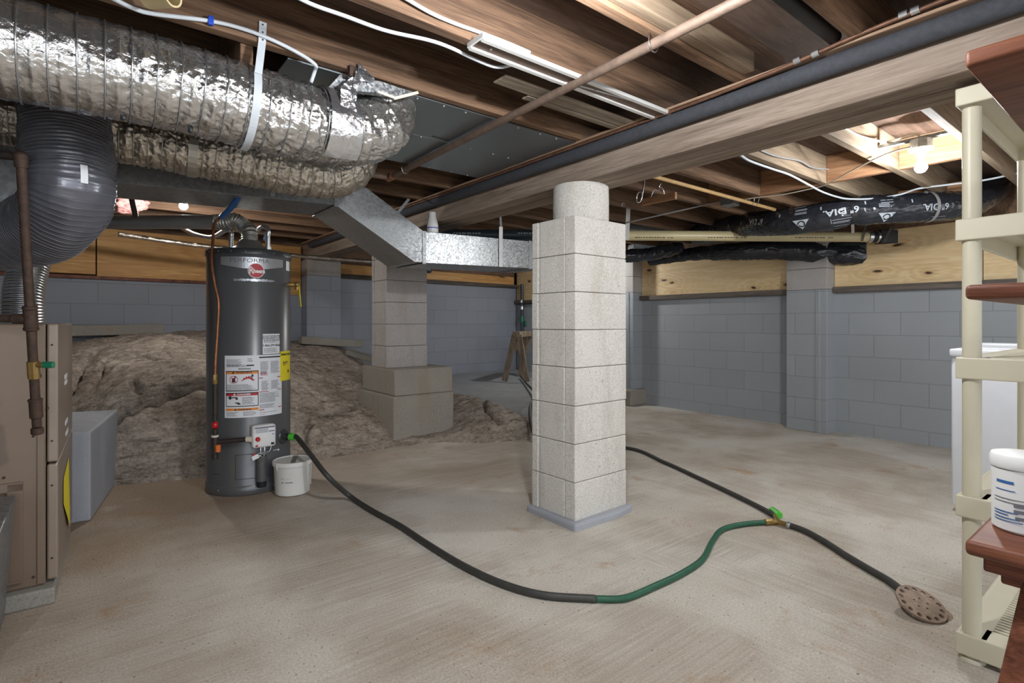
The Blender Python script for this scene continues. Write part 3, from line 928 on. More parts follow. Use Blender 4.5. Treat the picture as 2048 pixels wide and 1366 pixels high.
patch(mb, am, ha(535), .616, .620, .0024); patch(mb, ha(552), ha(560), .622, .626, .0024); patch(mb, am, am + .03, .506, .511, .0024); patch(mb, ha(554), ha(560), .512, .517, .0024)
p.take(INKRED)
mb = p; patch(mb, am, ha(560), .824, .832, .0022); patch(mb, ha(493), ha(507), .778, .786, .0022)
for i in range(16): patch(mb, ha(478) + i * .0042, ha(478) + i * .0042 + .0028, .758, .766, .0022, 1)
p.take(INK)
def frame(z0, z1, ty, col, head, parent):
    u, v = A0 + .008, ha(515.5)
    mb = p; patch(mb, u, v, z0, z1, .0020); p.take(INK)
    mb = p; patch(mb, u + .004, v - .004, z0 + .005, z1 - .005, .0026); p.take(LABEL)
    mb = p; patch(mb, u + .004, v - .004, z1 - ty, z1 - .005, .0032); p.take(col)
    mb = p; words(mb, '\u25b2 ' + head, (u + v) / 2, z1 - ty + .004, .0145, .0038, 'CENTER', .0004, 1.25)
    p.take(INK if col is INKORANGE else WHITE)
frame(.628, .750, .019, INKORANGE, 'WARNING', None)
frame(.536, .620, .019, INKRED, 'DANGER', None)
mb = p; patch(mb, A0 + .008, ha(515.5), .512, .526, .0022); p.take(INKORANGE)
mb = p; words(mb, '\u25b2 WARNING', ha(486), .514, .013, .003, 'CENTER', .0004, 1.2); p.take(INK)
# pictograms: a can in a prohibition ring, flames, a tap and a hand
ar = ha(469.5); zr = .698
mb = p; disc(mb, ar, zr, .0235, .0036, 36, .0205)
for k in range(24):
    t = -1 + 2 * k / 23.0; patch(mb, ar + t * .015 - .0015, ar + t * .015 + .0015, zr - t * .015 - .0015, zr - t * .015 + .0015, .0038, 1)
fa = ha(494)
V = [hs(fa + x * .0012, .690 + y * .0012, .0036) for x, y in ((-28, 0), (-16, 9), (-18, 16), (-8, 14), (-4, 24), (2, 17), (8, 26), (13, 16), (22, 20), (26, 8), (34, 4), (30, 0))]
mb.raw(V, [tuple(range(len(V)))]); p.take(INKRED)
mb = p; patch(mb, ar - .010, ar + .008, zr - .016, zr + .010, .0033); patch(mb, ar + .004, ar + .012, zr + .010, zr + .02, .0033)
disc(mb, ha(504), .722, .006, .0038, 14); patch(mb, ha(499), ha(506), .713, .717, .0038)
patch(mb, ha(459), ha(476), .588, .594, .0036); patch(mb, ha(461), ha(465), .580, .600, .0036); patch(mb, ha(473), ha(477), .578, .590, .0036); patch(mb, ha(472), ha(480), .556, .562, .0036); patch(mb, ha(476), ha(482), .549, .556, .0036)
lines(mb, A0 + .014, ha(513), .634, .672, .0062, .4, .0034); lines(mb, ha(485), ha(511), .545, .596, .0066, .4, .0034)
p.take(INK)
p.finish('instruction_label', wh)
# yellow energy label
p = LB(); patch(p, ha(558.5), ha(580.3), .672, .858, .0026); p.take(YELLOW)
aa = (ha(558.5) + ha(580)) / 2
mb = p; words(mb, 'ENERGYGUIDE', aa, .832, .0165, .0036, 'CENTER', .0008, 1.05); words(mb, '$475', aa - .015, .777, .024, .0036, 'CENTER', .0006, 1.1)
patch(mb, aa - .04, aa - .012, .768, .771, .0034); patch(mb, aa + .012, aa + .03, .72, .738, .0034); p.take(INK)
mb = p; lines(mb, aa - .06, aa + .06, .80, .818, .007); lines(mb, aa - .06, aa + .06, .682, .712, .006); p.take(INKGREY)
p.finish('energy_label', wh)
# lower access panel lines
mb = MB()
for (a, c, z0, z1) in ((ha(472), ha(540), .246, .249), (ha(472), ha(540), .100, .103), (ha(472), ha(473), .10, .249), (ha(430), ha(444), .128, .131)): patch(mb, a, c, z0, z1, .0022)
mb.build('access_panel', HEATER_DK, wh)
mb = MB(); patch(mb, ha(544), ha(556), .247, .251, .003); patch(mb, ha(553), ha(556), .240, .251, .003); mb.build('panel_clip', WHITE, wh)
# gas control
gv = ha(518.5)
n_ = HN * cos(gv / HR) + HRV * sin(gv / HR); r_ = Vector((-n_.y, n_.x, 0))
GM = Matrix(((r_.x, n_.x, 0, (HC + n_ * HR).x), (r_.y, n_.y, 0, (HC + n_ * HR).y), (0, 0, 1, 0), (0, 0, 0, 1)))   # x right, y outward
mb = MB(); mb.box((-.066, .045, .298), (.066, .098, .432), .016, mtx=GM, seg=4); mb.box((-.058, -.01, .305), (.058, .05, .425), .01, mtx=GM)
gc = mb.build('gas_control', WHITE, wh, angle=50)
mb = MB(); mb.box((-.056, .097, .384), (.058, .1, .424), .001, mtx=GM); mb.build('control_sticker', LABEL, gc)
mb = MB(); mb.box((-.055, .0995, .414), (.058, .1008, .422), 0, mtx=GM)
for k in range(5): mb.box((-.05, .0995, .389 + k * .005), (.02, .1008, .391 + k * .005), 0, mtx=GM)
mb.box((.024, .0995, .39), (.055, .1008, .396), 0, mtx=GM); mb.build('sticker_print', INKGREY, gc)
mb = MB(); mb.cyl(GM @ Vector((-.038, .096, .352)), GM @ Vector((-.038, .112, .352)), .0135, .012, 24, .002); mb.box((-.05, .097, .309), (-.038, .106, .319), .002, mtx=GM)
mb.build('control_knob', RED, gc, angle=40)
mb = MB(); mb.box((.036, .097, .312), (.052, .106, .324), .001, mtx=GM); mb.build('igniter_button', INK, gc)
MB().box((.042, .097, .371), (.052, .099, .376), 0, mtx=GM).build('status_window', BLUE, gc)
mb = MB()
mb.tube([GM @ Vector(q) for q in ((-.012, .06, .30), (-.014, .065, .26), (-.006, .05, .20))], .004)
mb.tube([GM @ Vector(q) for q in ((.01, .06, .30), (.008, .062, .26), (.0, .05, .20))], .006)
mb.tube([GM @ Vector(q) for q in ((.044, .08, .308), (.03, .085, .27), (-.01, .07, .262), (-.03, .07, .262))], .0025)
mb.tube([GM @ Vector(q) for q in ((-.03, .07, .25), (-.01, .075, .24), (-.004, .06, .20))], .0025)
mb.build('burner_tube', ALU, gc, smooth=True)
mb = MB(); mb.beam(GM @ Vector((-.066, .085, .238)), GM @ Vector((-.03, .085, .252)), .006, .026, .002); mb.build('wire_tag', WHITE, gc)
mb = MB(); mb.beam(GM @ Vector((-.062, .082, .262)), GM @ Vector((-.045, .082, .262)), .006, .01, .002); mb.build('red_wire_nut', RED, gc)
mb = MB(); p0 = hs(gv, .085, .034); p1 = hs(gv, .235, .034); mb.cyl(p0, p1, .030, .030, 28, .002); mb.build('burner_cover_tube', HEATER, wh, angle=40)
mb = MB(); mb.cyl(hs(gv, .05, .034), p0 + Vector((0, 0, -.001)), .024, .028, 28); mb.build('burner_cover_foot', RUBBER_DK, wh, angle=40)
# drain and relief valve
dv = ha(566)
def nrm(a): return HN * cos(a / HR) + HRV * sin(a / HR)
DN = nrm(dv)
mb = MB(); mb.cyl(hs(dv, .318, -.004), hs(dv, .318, .006), .048, .044, 32, .002); mb.cyl(hs(dv, .318, .004), hs(dv, .318, .045), .02, .018, 20); mb.build('drain_valve', HEATER_DK, wh, angle=40)
tv = ha(577); TN = nrm(tv)
mb = MB(); q0 = hs(tv, 1.285, -.005); mb.cyl(q0, q0 + TN * .06, .016, .013, 20, .002); mb.ball(q0 + TN * .06, .02, 2); mb.cyl(q0 + TN * .06, q0 + TN * .06 + Vector((0, 0, -.035)), .012, .012, 16)
rv = mb.build('relief_valve', BRASS, wh, angle=45)
mb = MB(); mb.beam(q0 + TN * .066 + Vector((0, 0, .012)), q0 + TN * .082 + Vector((.0, 0, -.145)), .024, .004, .001, (1, 0, 0)); mb.build('relief_lever', YELLOW, rv)
# draft hood and nipples
mb = MB(); mb.lathe([(.105, 1.502), (.108, 1.506), (.078, 1.535), (.064, 1.56), (.060, 1.565), (.056, 1.565), (.05, 1.54)], HC, (0, 0, 1), 40); mb.build('draft_hood', ALU_DIM, wh, angle=40)
WR = Vector((CY, -SY, 0))
nip = [HC + WR * (-.118) + Vector((0, 0, 1.49)), HC + WR * .118 + Vector((0, 0, 1.49))]
for p in nip:
    mb = MB(); mb.cyl(p, p + Vector((0, 0, .035)), .02, .02, 16); mb.cyl(p + Vector((0, 0, .03)), p + Vector((0, 0, .125)), .0145, .0145, 16); mb.build('water_nipple', STEEL, wh, angle=40)

# hoses off the nipples, wrapped in foil
a = nip[0] + Vector((0, 0, .10))
pts = [a, a + Vector((0, 0, .03)), a + WR * (-.03) + Vector((0, .02, .045)), at(425, 474, d=3.7), at(395, 470, d=3.8), at(372, 460, d=3.9), at(352, 450, d=4.0)]
o = MB().tube(pts, .014, 14, .01).build('water_hose', ALU, loc=tuple(a), smooth=True)
setp(o, 'shiny silver water hose looping left from the heater top', 'hose')
a = nip[1] + Vector((0, 0, .10))
pts = [a, a + Vector((0, 0, .05)), a + WR * (-.03) + Vector((0, .05, .07)), at(505, 470, d=3.75), at(480, 452, d=3.95), at(470, 440, d=4.1)]
o = MB().tube(pts, .014, 14, .01).build('water_hose', ALU, loc=tuple(a), smooth=True)
setp(o, 'shiny silver water hose bending back over the heater top beside a blue tag', 'hose')
o = MB().beam(at(527, 480, d=3.52), at(531, 466, d=3.55), .004, .022, .001).build('blue_tag', BLUE, loc=tuple(at(527, 480, d=3.52)))
setp(o, 'small blue and white tag hanging on the hose above the heater', 'tag')

# ---- vent connector
vc = HC + Vector((0, 0, 1.56))
vl = at(214, 444, d=3.52)
vr = at(433, 444, d=3.47)
t = thing('vent_pipe', 'horizontal dark metal vent pipe running left from the top of the water heater', 'pipe', tuple(vr))
mb = MB(); mb.cyl(vl - (vr - vl) * .25, vr, .0455, .0455, 36); mb.cyl(vr - (vr - vl) * .02, vr + (vr - vl) * .01, .048, .048, 36); mb.build('straight_pipe', VENTPIPE, t, angle=40)
pts = [vr, vr + WR * .06, at(470, 441, d=3.48), at(490, 455, d=3.49), vc + Vector((0, 0, .06)), vc]
T = Tube(pts, .0022)
mb = MB(); T.into(mb, .047, 40, lambda s, th, p: .0035 * sin(2 * pi * s / .0135)); mb.build('flexible_elbow', ALU_DIM, t, smooth=True)
mb = MB(); mb.box((vl.x - .05, vl.y - .05, 1.9), (vl.x - .03, vl.y + .0, 1.95)); 
# copper line with blue tape
a, q = at(500, 362, d=3.05), at(458, 428, d=3.25)
pts = [at(515, 340, d=3.0), at(488, 378, d=3.12), at(462, 415, d=3.2), at(438, 437, d=3.26), at(428, 450, d=3.24), at(426, 480, d=3.22), at(423, 520, d=3.18), at(429, 565, d=3.16), at(437, 605, d=3.15), at(435, 660, d=3.15), at(431, 720, d=3.15), at(430, 750, d=3.15)]
t = thing('gas_line', 'thin copper gas line coming down in front of the water heater to its control', 'pipe', tuple(at(430, 750, d=3.15)))
mb = MB(); mb.tube(pts, .0085, 12, .008); mb.build('copper_tube', COPPER, t, smooth=True)
mb = MB(); mb.tube([at(489, 377, d=3.115), at(462, 415, d=3.195), at(443, 434, d=3.25)], .0165, 14, .01); mb.build('tape_wrap', BLUE, t, smooth=True)
B = lambda x, y: at(x, y, d=3.15)
mb = MB(); mb.cyl(B(430, 749), B(430, 760), .013, .013, 6); mb.cyl(B(430, 760), B(430, 768), .015, .012, 14); mb.build('flare_nut', BRASS, t)
mb = MB(); mb.cyl(B(430, 768), B(430, 842), .0135, .0135, 16); mb.cyl(B(430, 858), B(430, 876), .0135, .0135, 16); mb.cyl(B(430, 872), B(430, 898), .019, .019, 18, .002); mb.cyl(B(430, 898), B(430, 912), .014, .014, 16); mb.cyl(B(430, 908), B(430, 918), .017, .017, 16, .002)
g0 = GM @ Vector((-.066, .07, .352)); mb.cyl(B(430, 884), g0 + WR * -.02, .0135, .0135, 16); mb.build('black_pipe', IRON_DARK, t, angle=40)
mb = MB(); mb.cyl(g0 + WR * -.028, g0 + WR * .004, .017, .017, 8); mb.build('white_fitting', CABLE_TAN, t)
MB().cyl(B(430, 870), B(430, 874), .02, .02, 14).build('white_ring', CABLE_TAN, t)
mb = MB(); mb.ball(B(430, 850), .019, 2, (1, 1, 1.25)); mb.beam(B(430, 844), B(430, 844) + Vector((0, -.03, .004)), .012, .006, .002); mb.build('valve_handle', RED, t, smooth=True)
mb = MB(); mb.cyl(B(435, 889) + Vector((0, -.012, 0)), B(435, 903) + Vector((0, -.014, 0)), .016, .014, 16); mb.build('orange_tag', ORANGE, t)

# ---- pail
pc = at(585, 967, d=3.295); pc.z = 0
t = thing('pail', 'white plastic pail with a lid beside the water heater', 'bucket', tuple(pc))
mb = MB(); mb.lathe([(0, .004), (.095, .004), (.099, .008), (.107, .19), (.108, .193), (.0, .193)], pc, (0, 0, 1), 56); pl = mb.build('pail_body', PAIL, t, angle=40)
mb = MB(); mb.lathe([(.109, .176), (.1145, .178), (.1155, .198), (.112, .203), (.104, .2035), (.101, .1985), (0, .1985)], pc, (0, 0, 1), 56); ld = mb.build('pail_lid', PAIL, t, angle=40)
mb = MB(); mb.beam(pc + Vector((-.02, -.075, .2)) , pc + Vector((.045, .08, .2)), .028, .0015); mb.build('tape_strip', ALU_DIM, ld)
mb = MB()
N2 = Vector((-pc.x, -pc.y, 0)).normalized(); R2 = Vector((-N2.y, N2.x, 0))
def ps(a, z, r=.0008):
    ph = a / .102; rr = .099 + .008 * z / .19 + r
    return pc + (N2 * cos(ph) + R2 * sin(ph)) * rr + Vector((0, 0, z))
for i in range(16):
    a = -.066 + i * .0042
    if i in (4, 5): continue
    mb.raw([ps(a, .086), ps(a + .0046, .086), ps(a + .0046, .0895 + (i % 3) * .0006), ps(a, .089)], [(0, 1, 2, 3)])
for i in (0, 1, 2, 5, 7): mb.raw([ps(-.066 + i * .007, .108), ps(-.0635 + i * .007, .108), ps(-.0635 + i * .007, .113), ps(-.066 + i * .007, .112)], [(0, 1, 2, 3)])
mb.build('marker_scribble', srgb and INK, pl)
mb = MB(); mb.beam(ps(.112, .176, .010), ps(.135, .05, .004), .016, .003, .001, (1, 0, 0)); mb.build('pail_ear', PAIL, t)
MB().beam(ps(-.09, .196, .006), ps(-.088, .160, .009), .014, .004, .001, (1, 0, 0)).build('pail_ear', PAIL, t)

# ---- floor hoses
def hp(x, y, z=.0135): return at(x, y, Z=z)
d0 = hs(dv, .318, .04)
t = thing('drain_hose', 'black hose running from the water heater across the floor into a dark green end', 'hose', tuple(hp(850, 1085)))
mid = [d0 + DN * .05 + Vector((0, 0, .0)), at(618, 905, d=3.16), at(655, 952, d=3.02), hp(700, 998), hp(745, 1022), hp(800, 1052), hp(850, 1085), hp(920, 1128), hp(1000, 1166), hp(1085, 1190), hp(1192, 1198)]
mid[3].z = .03
mb = MB(); mb.tube([d0 + DN * .02] + mid, .0145, 14, .012); mb.build('black_hose', HOSE, t, smooth=True)
gp = [hp(1190, 1198), hp(1250, 1196), hp(1310, 1172), hp(1365, 1146), hp(1405, 1118), hp(1425, 1082), hp(1445, 1059), hp(1490, 1048), hp(1545, 1044)]
mb = MB(); mb.tube(gp, .0125, 14, .012); mb.build('green_hose', HOSE_GREEN, t, smooth=True)
mb = MB(); mb.cyl(d0 + DN * .002, d0 + DN * .034, .024, .022, 12, .003); mb.build('hose_coupling', GREEN, t, angle=30)
mb = MB(); mb.cyl(d0 - DN * .012, d0 + DN * .004, .0215, .0215, 16); mb.build('coupling_ring', INK, t, angle=30)
mb = MB(); mb.cyl(gp[-2].lerp(gp[-1], .72), gp[-1] + (gp[-1] - gp[-2]) * .15, .0165, .0165, 12, .002); mb.build('hose_end', BRASS, t, angle=30)
y0 = hp(1556, 1044, .018)
t = thing('hose_splitter', 'brass hose joint on the floor where three hoses meet, with a bright green cap', 'hose fitting', tuple(y0))
mb = MB(); e1 = hp(1545, 1043, .017); e2 = hp(1576, 1050, .017); e3 = hp(1549, 1031, .018)
mb.tube([e1, y0, e2], .0125, 12, .006); mb.tube([e3, y0], .011, 12, .006, False); sp = mb.build('brass_body', BRASS, t, smooth=True)
mb = MB(); mb.cyl(e3 + Vector((.01, -.02, .004)), e3 + (e3 - y0) * .8 + Vector((0, 0, .004)), .021, .019, 10, .004); mb.build('green_cap', GREEN, t, angle=30)
mb = MB(); mb.cyl(e2 - (e2 - y0) * .1, e2 + (e2 - y0) * .25, .0185, .0175, 12, .003); mb.build('steel_collar', STEEL, t, angle=30)
o = MB().tube([hp(1574, 1049), hp(1610, 1062), hp(1650, 1084), hp(1690, 1110), hp(1735, 1137), hp(1775, 1160), hp(1800, 1178, .02), hp(1816, 1192, .025)], .0145, 14, .012).build('floor_hose', HOSE, loc=tuple(hp(1700, 1115)), smooth=True)
setp(o, 'short black hose from the brass joint to the rusty drain cover', 'hose')
o = MB().tube([at(1041, 752, Z=.28), at(1052, 766, Z=.262), at(1072, 790, Z=.24), Vector((3.35, 3.95, .215)), Vector((3.1, 3.6, .05)), Vector((3.05, 3.3, .015)), hp(1254, 896), hp(1330, 925), hp(1400, 957), hp(1470, 990), hp(1520, 1015), hp(1546, 1029, .018)], .0135, 14, .012).build('floor_hose', HOSE, loc=tuple(hp(1400, 957)), smooth=True)
setp(o, 'long black hose coming from behind the middle pier to the brass joint', 'hose')

# ---- drain cover, tipped up on the hose end
cu = bpy.data.curves.new('disc', 'CURVE'); cu.dimensions = '2D'; cu.fill_mode = 'BOTH'; cu.extrude = .004; cu.resolution_u = 3
def circ(cx, cy, r, n=28):
    sp_ = cu.splines.new('POLY'); sp_.points.add(n - 1); sp_.use_cyclic_u = True
    for i in range(n): sp_.points[i].co = (cx + r * cos(2 * pi * i / n), cy + r * sin(2 * pi * i / n), 0, 1)
circ(0, 0, .077, 48)
for k in range(14): circ(.062 * cos(2 * pi * k / 14), .062 * sin(2 * pi * k / 14), .0078, 14)
for k in range(5): circ(.022 * cos(2 * pi * k / 5), .022 * sin(2 * pi * k / 5), .0036, 10)
oc = bpy.data.objects.new('disc', cu); COL.objects.link(oc)
me = bpy.data.meshes.new_from_object(oc.evaluated_get(bpy.context.evaluated_depsgraph_get())); bpy.data.objects.remove(oc); bpy.data.curves.remove(cu)
dc = at(1842, 1208, Z=.035)
me.transform(Matrix.Translation(dc) @ Matrix.Rotation(radians(-38.4), 4, 'Z') @ Matrix.Rotation(radians(5), 4, 'Y') @ Matrix.Rotation(radians(23), 4, 'X'))
me.name = 'drain_cover'
o = link_mesh('drain_cover', me, DRAIN, None, tuple(dc))
setp(o, 'round rusty perforated drain cover tipped up on the floor', 'drain cover')
o = MB().lathe([(0, .0005), (.060, .0005), (.064, .003), (.075, .003), (.079, .0005)], at(1850, 1220, Z=0), (0, 0, 1), 40).build('floor_drain', DRAIN, loc=tuple(at(1850, 1220, Z=0)), angle=40)
setp(o, 'dark rim of the floor drain under the tipped rusty cover', 'drain')

# ================================================================ furnace
FR = Matrix.Translation((-.081, 2.655, 0)) @ Matrix.Rotation(radians(-2.2), 4, 'Z')     # local: -x along the long side, +y back
ft = thing('furnace', 'tan metal furnace cabinet at the left edge with a yellow label', 'furnace', (-.5, 3.0, .06))
mb = MB(); mb.box((-.85, 0, .062), (-.036, .78, 1.035), .006, mtx=FR); mb.build('cabinet', TAN, ft)
for nm, z0, z1 in (('upper_door', .515, 1.036), ('lower_door', .075, .508)):
    mb = MB(); mb.box((-.033, .004, z0), (.0, .772, z1), .007, mtx=FR); dr = mb.build(nm, TAN_SIDE, ft)
    mb = MB()
    for zz_ in ((z0 + .08, z1 - .08)): mb.ball(FR @ Vector((-.018, .002, zz_)), .004, 1)
    mb.build('door_screw', IRON, dr)
    if nm == 'upper_door':
        mb = MB()
        for (y0, z) in ((.3, .80), (.3, .775), (.33, .60), (.36, .55)): mb.box((-.001, y0, z), (.0018, y0 + .12, z + .018), 0, mtx=FR)
        mb.build('door_sticker', LABEL, dr)
    else:
        mb = MB(); mb.raw([FR @ Vector(q) for q in ((.002, .22, .40), (.002, .50, .43), (.006, .52, .12), (.012, .42, .14), (.003, .20, .30))], [(0, 1, 2, 3, 4)])
        mb.build('energy_label', YELLOW, dr)
mb = MB()
mb.box((-.85, -.012, .09), (-.10, .002, .118), .002, mtx=FR); mb.box((-.142, -.0125, .10), (-.099, .002, .455), .002, mtx=FR); mb.box((-.85, -.0125, .425), (-.099, .002, .458), .002, mtx=FR)
mb.build('duct_flange', TAN, ft)
mb = MB(); mb.box((-.06, -.006, .07), (-.040, .001, 1.03), .002, mtx=FR); mb.build('corner_post', TAN, ft)
mb = MB()
for p in ((-.07, .62), (-.15, .48), (-.135, .30), (-.07, .10), (-.03, .72)): mb.ball(FR @ Vector((p[0], -.003, p[1])), .005, 1)
mb.build('cabinet_screw', IRON, ft, smooth=True)
mb = MB()
for z in (.842, .737): mb.cyl(FR @ Vector((-.058, -.0085, z)), FR @ Vector((-.058, .001, z)), .012, .012, 20)
mb.build('knockout_hole', INK, ft)
o = MB().box((-.95, -.045, 0), (-.006, .77, .061), .008, mtx=FR).build('furnace_pad', CONC_PLAIN, loc=(-.5, 3, 0))
setp(o, 'grey concrete strip under the tan furnace', 'pad')
o = MB().extrude_y([(-.95, .002), (-.225, .002), (-.195, .425), (-.95, .425)], 2.02, 2.605, .004).build('return_duct', GALV_DULL, loc=(-.5, 2.3, 0))
setp(o, 'grey sheet metal return duct meeting the furnace at the lower left corner', 'duct')

# gas pipe in front of the furnace
g0, g1 = at(41, 306, d=1.76), at(75, 868, d=1.875)
L = lambda k: g0.lerp(g1, k)
t = thing('gas_pipe', 'rusty vertical gas pipe hanging in front of the furnace', 'pipe', tuple(g1))
mb = MB(); mb.cyl(L(0), L(.97), .0138, .0138, 20); mb.cyl(L(.54), L(.61), .0195, .0195, 20, .003); mb.cyl(L(.53), L(.542), .0215, .0215, 20, .002); mb.cyl(L(.605), L(.617), .0215, .0215, 20, .002)
mb.cyl(L(.875), L(.94), .0188, .0188, 18, .003); mb.cyl(L(.868), L(.878), .021, .021, 18, .002); mb.cyl(L(.975), L(1.0), .018, .018, 18, .003); mb.ball(L(.012), .021, 2); mb.cyl(L(.01), L(.05), .019, .018, 18)
mb.build('iron_pipe', IRON, t, angle=40)
mb = MB(); q = L(.575); mb.cyl(q, q + Vector((-.6, .30, .012)), .0125, .0125, 18); mb.cyl(q, q + Vector((-.045, .022, 0)), .0175, .0175, 18, .002); mb.build('side_branch', IRON, t, angle=40)
mb = MB(); q = L(.012); mb.cyl(q, q + Vector((-.5, .35, .04)), .0138, .0138, 18); mb.build('top_branch', IRON_DARK, t, angle=40)
mb = MB(); mb.cyl(L(.728), L(.795), .018, .0172, 8, .003); q = L(.742); mb.cyl(q, q + WR * .035, .010, .009, 14); va = mb.build('brass_valve', BRASS, t, angle=40)
mb = MB(); mb.beam(q + WR * .03, q + WR * .072 + Vector((0, 0, .0)), .013, .022, .005); mb.build('valve_lever', GREEN_DK, va)

# flue on top of the furnace: shiny ribbed sleeve
fb = at(46, 648, d=2.95); fb.z = 1.037
pts = [fb, fb + Vector((0, .0, .12)), fb + Vector((.01, .03, .24)), fb + Vector((.03, .06, .36))]
T = Tube(pts, .0025); mb = MB(); T.into(mb, .088, 48, lambda s, th, p: .0032 * sin(2 * pi * s / .0165))
o = mb.build('flue_sleeve', ALU, loc=tuple(fb), smooth=True); setp(o, 'shiny ribbed metal sleeve rising from the furnace top', 'duct')

# plenum
mb = MB(); mb.extrude_y([(-1.3, 1.62), (-.42, 1.50), (-.22, 1.62), (-.20, 1.93), (-1.3, 1.93)], 3.30, 3.86, .004)
o = mb.build('plenum_box', galv('bluish galvanized sheet', 150, 176, 50, .4), loc=(-.6, 3.5, 1.6)); setp(o, 'bluish sheet metal plenum behind the rusty gas pipe', 'duct')

# ================================================================ sheet metal trunk
TY0, TY1 = 3.37, 3.79
t = thing('trunk_duct', 'galvanized rectangular trunk duct with a slanted offset, hung below the joists', 'duct', (1.2, 3.5, 1.75))
mb = MB(); mb.extrude_y([(-.22, 1.735), (1.245, 1.785), (1.245, 1.955), (-.22, 1.93)], TY0, TY1, .002); mb.build('upper_run', GALV_DULL, t)
mb = MB(); mb.extrude_y([(1.247, 1.782), (1.80, 1.463), (1.875, 1.463), (1.875, 1.684), (1.395, 1.958), (1.247, 1.958)], TY0 - .001, TY1 + .001, .002); mb.build('offset_run', GALV_SMOOTH, t)
mb = MB(); mb.extrude_y([(1.877, 1.462), (3.05, 1.488), (3.05, 1.712), (1.877, 1.684)], TY0, TY1, .002); mb.build('lower_run', GALV, t)
for x, z0, z1 in ((1.246, 1.78, 1.962), (1.876, 1.458, 1.688), (2.86, 1.482, 1.712)):
    mb = MB(); mb.box((x - .014, TY0 - .006, z0), (x + .014, TY0 - .001, z1), .0015)
    mb.box((x - .014, TY0 - .006, z0 - .005), (x + .014, TY1, z0 + .001), .0015)
    mb.build('drive_cleat', GALV_SMOOTH, t)
mb = MB(); mb.box((2.535, TY0 - .009, 1.476), (2.572, TY0 - .006, 1.72), .001); mb.beam((2.553, TY0 - .008, 1.70), (2.545, TY0 - .02, 1.79), .036, .003, .001, (0, 1, 0)); mb.build('hanger_strap', STEEL, t)
mb = MB(); mb.beam((2.545, TY0 - .02, 1.785), (2.54, TY0 - .01, 1.955), .02, .003, 0, (0, 1, 0)); mb.build('hanger_tail', STEEL, t)
# white bottle standing on the lower run
bp = at(865, 461, Y=3.43); bp.z = 1.688
t = thing('bottle', 'white bottle with a blue band standing on the trunk duct', 'bottle', tuple(bp))
mb = MB(); mb.lathe([(0, 0), (.036, 0), (.041, .005), (.042, .026), (.0422, .034)], bp, (0, 0, 1), 32)
mb.lathe([(.0422, .041), (.041, .062), (.033, .096), (.0265, .124), (.025, .153), (.021, .155), (0, .155)], bp, (0, 0, 1), 32); mb.build('bottle_body', WHITE, t, angle=40)
mb = MB(); mb.lathe([(.0422, .034), (.0426, .035), (.0426, .040), (.0422, .041)], bp, (0, 0, 1), 32); mb.build('blue_band', BLUECLIP, t, smooth=True)

# ================================================================ joist pan (sheet metal below two bays)
t = thing('joist_pan', 'flat grey sheet metal pan closing the joist bays left of the beam', 'sheet', (1.5, 2.35, 1.955))
mb = MB(); mb.box((.55, 1.946, 1.955), (2.036, 2.352, 1.9605)); mb.build('pan_sheet', PAN, t)
mb = MB(); mb.box((.55, 2.346, 1.9535), (2.036, 2.80, 1.9552)); mb.build('pan_sheet', PAN, t)
mb = MB()
for i in range(11):
    x = .65 + i * .135 + random.uniform(-.02, .02)
    for y, z in ((1.962, 1.955), (2.352, 1.9535), (2.785, 1.9535)): mb.ball((x + random.uniform(-.02, .02), y, z), .0055, 1)
mb.build('pan_screw', STEEL, t, smooth=True)
mb = MB()
for (x, y, w) in ((1.33, 2.31, .10), (1.16, 2.62, .035), (1.20, 2.62, .03), (1.18, 2.645, .05)): mb.box((x, y, 1.9526), (x + w, y + .006, 1.9533))
mb.build('marker_note', INK, t)

# ================================================================ foil flex ducts
def crumple(pitch, amp, seed, wire=.004, sag=.010, tight=lambda s: 1.0):
    def f(s, th, p):
        u = (s / pitch + th / (2 * pi) * .0) % 1.0
        d = min(u, 1 - u) * pitch
        k = tight(s)
        rib = wire * .6 * math.exp(-(d / .0036) ** 2)
        belly = -sag * sin(pi * u) * .45 * k
        q = Vector((p.x * 1.0, p.y * 1.0, p.z * 1.0)) * 1.0
        c1 = noise.noise(Vector((s * 24 + seed, th * 2.6, p.z * 9)))
        c2 = noise.noise(Vector((s * 55 + th * 6 + seed, th * 7.5 - s * 22, seed)))
        c3 = noise.noise(Vector((s * 120, th * 16 + s * 60, seed * 2)))
        w = sin(pi * u) ** .5
        ridge = (1 - abs(c2)) ** 3
        return rib + belly + w * k * amp * (c1 * .9 + ridge * 1.1 - .5 + c3 * .35)
    return f

def flex(name, label, pts, r, pitch, amp, seed, mat, seg=150, step=.0055, **kw):
    T = Tube(pts, step)
    mb = MB(); T.into(mb, r, seg, crumple(pitch, amp, seed, **kw))
    c = T.C[len(T.C) // 2]
    t = thing(name, label, 'duct', tuple(c))
    mb.build('foil_jacket', mat, t, smooth=True)
    return t, T

pts = [(-1.35, 2.00, 1.78), (-.7, 2.02, 1.79), (-.2, 2.02, 1.792), (.2, 2.015, 1.792), (.5, 2.01, 1.775), (.72, 2.02, 1.770), (.86, 2.035, 1.795), (.955, 2.06, 1.86), (.985, 2.09, 1.945)]
f1, T1 = flex('foil_duct', 'big shiny silver flexible foil duct across the upper left, bending up into the metal pan', pts, lambda s: .136 - .012 * max(0, min(1, (s - 1.9) / .3)), .062, .0085, 3.1, FOIL,
              tight=lambda s: .22 + .85 * max(0, min(1, (s - 1.0) / .9)))
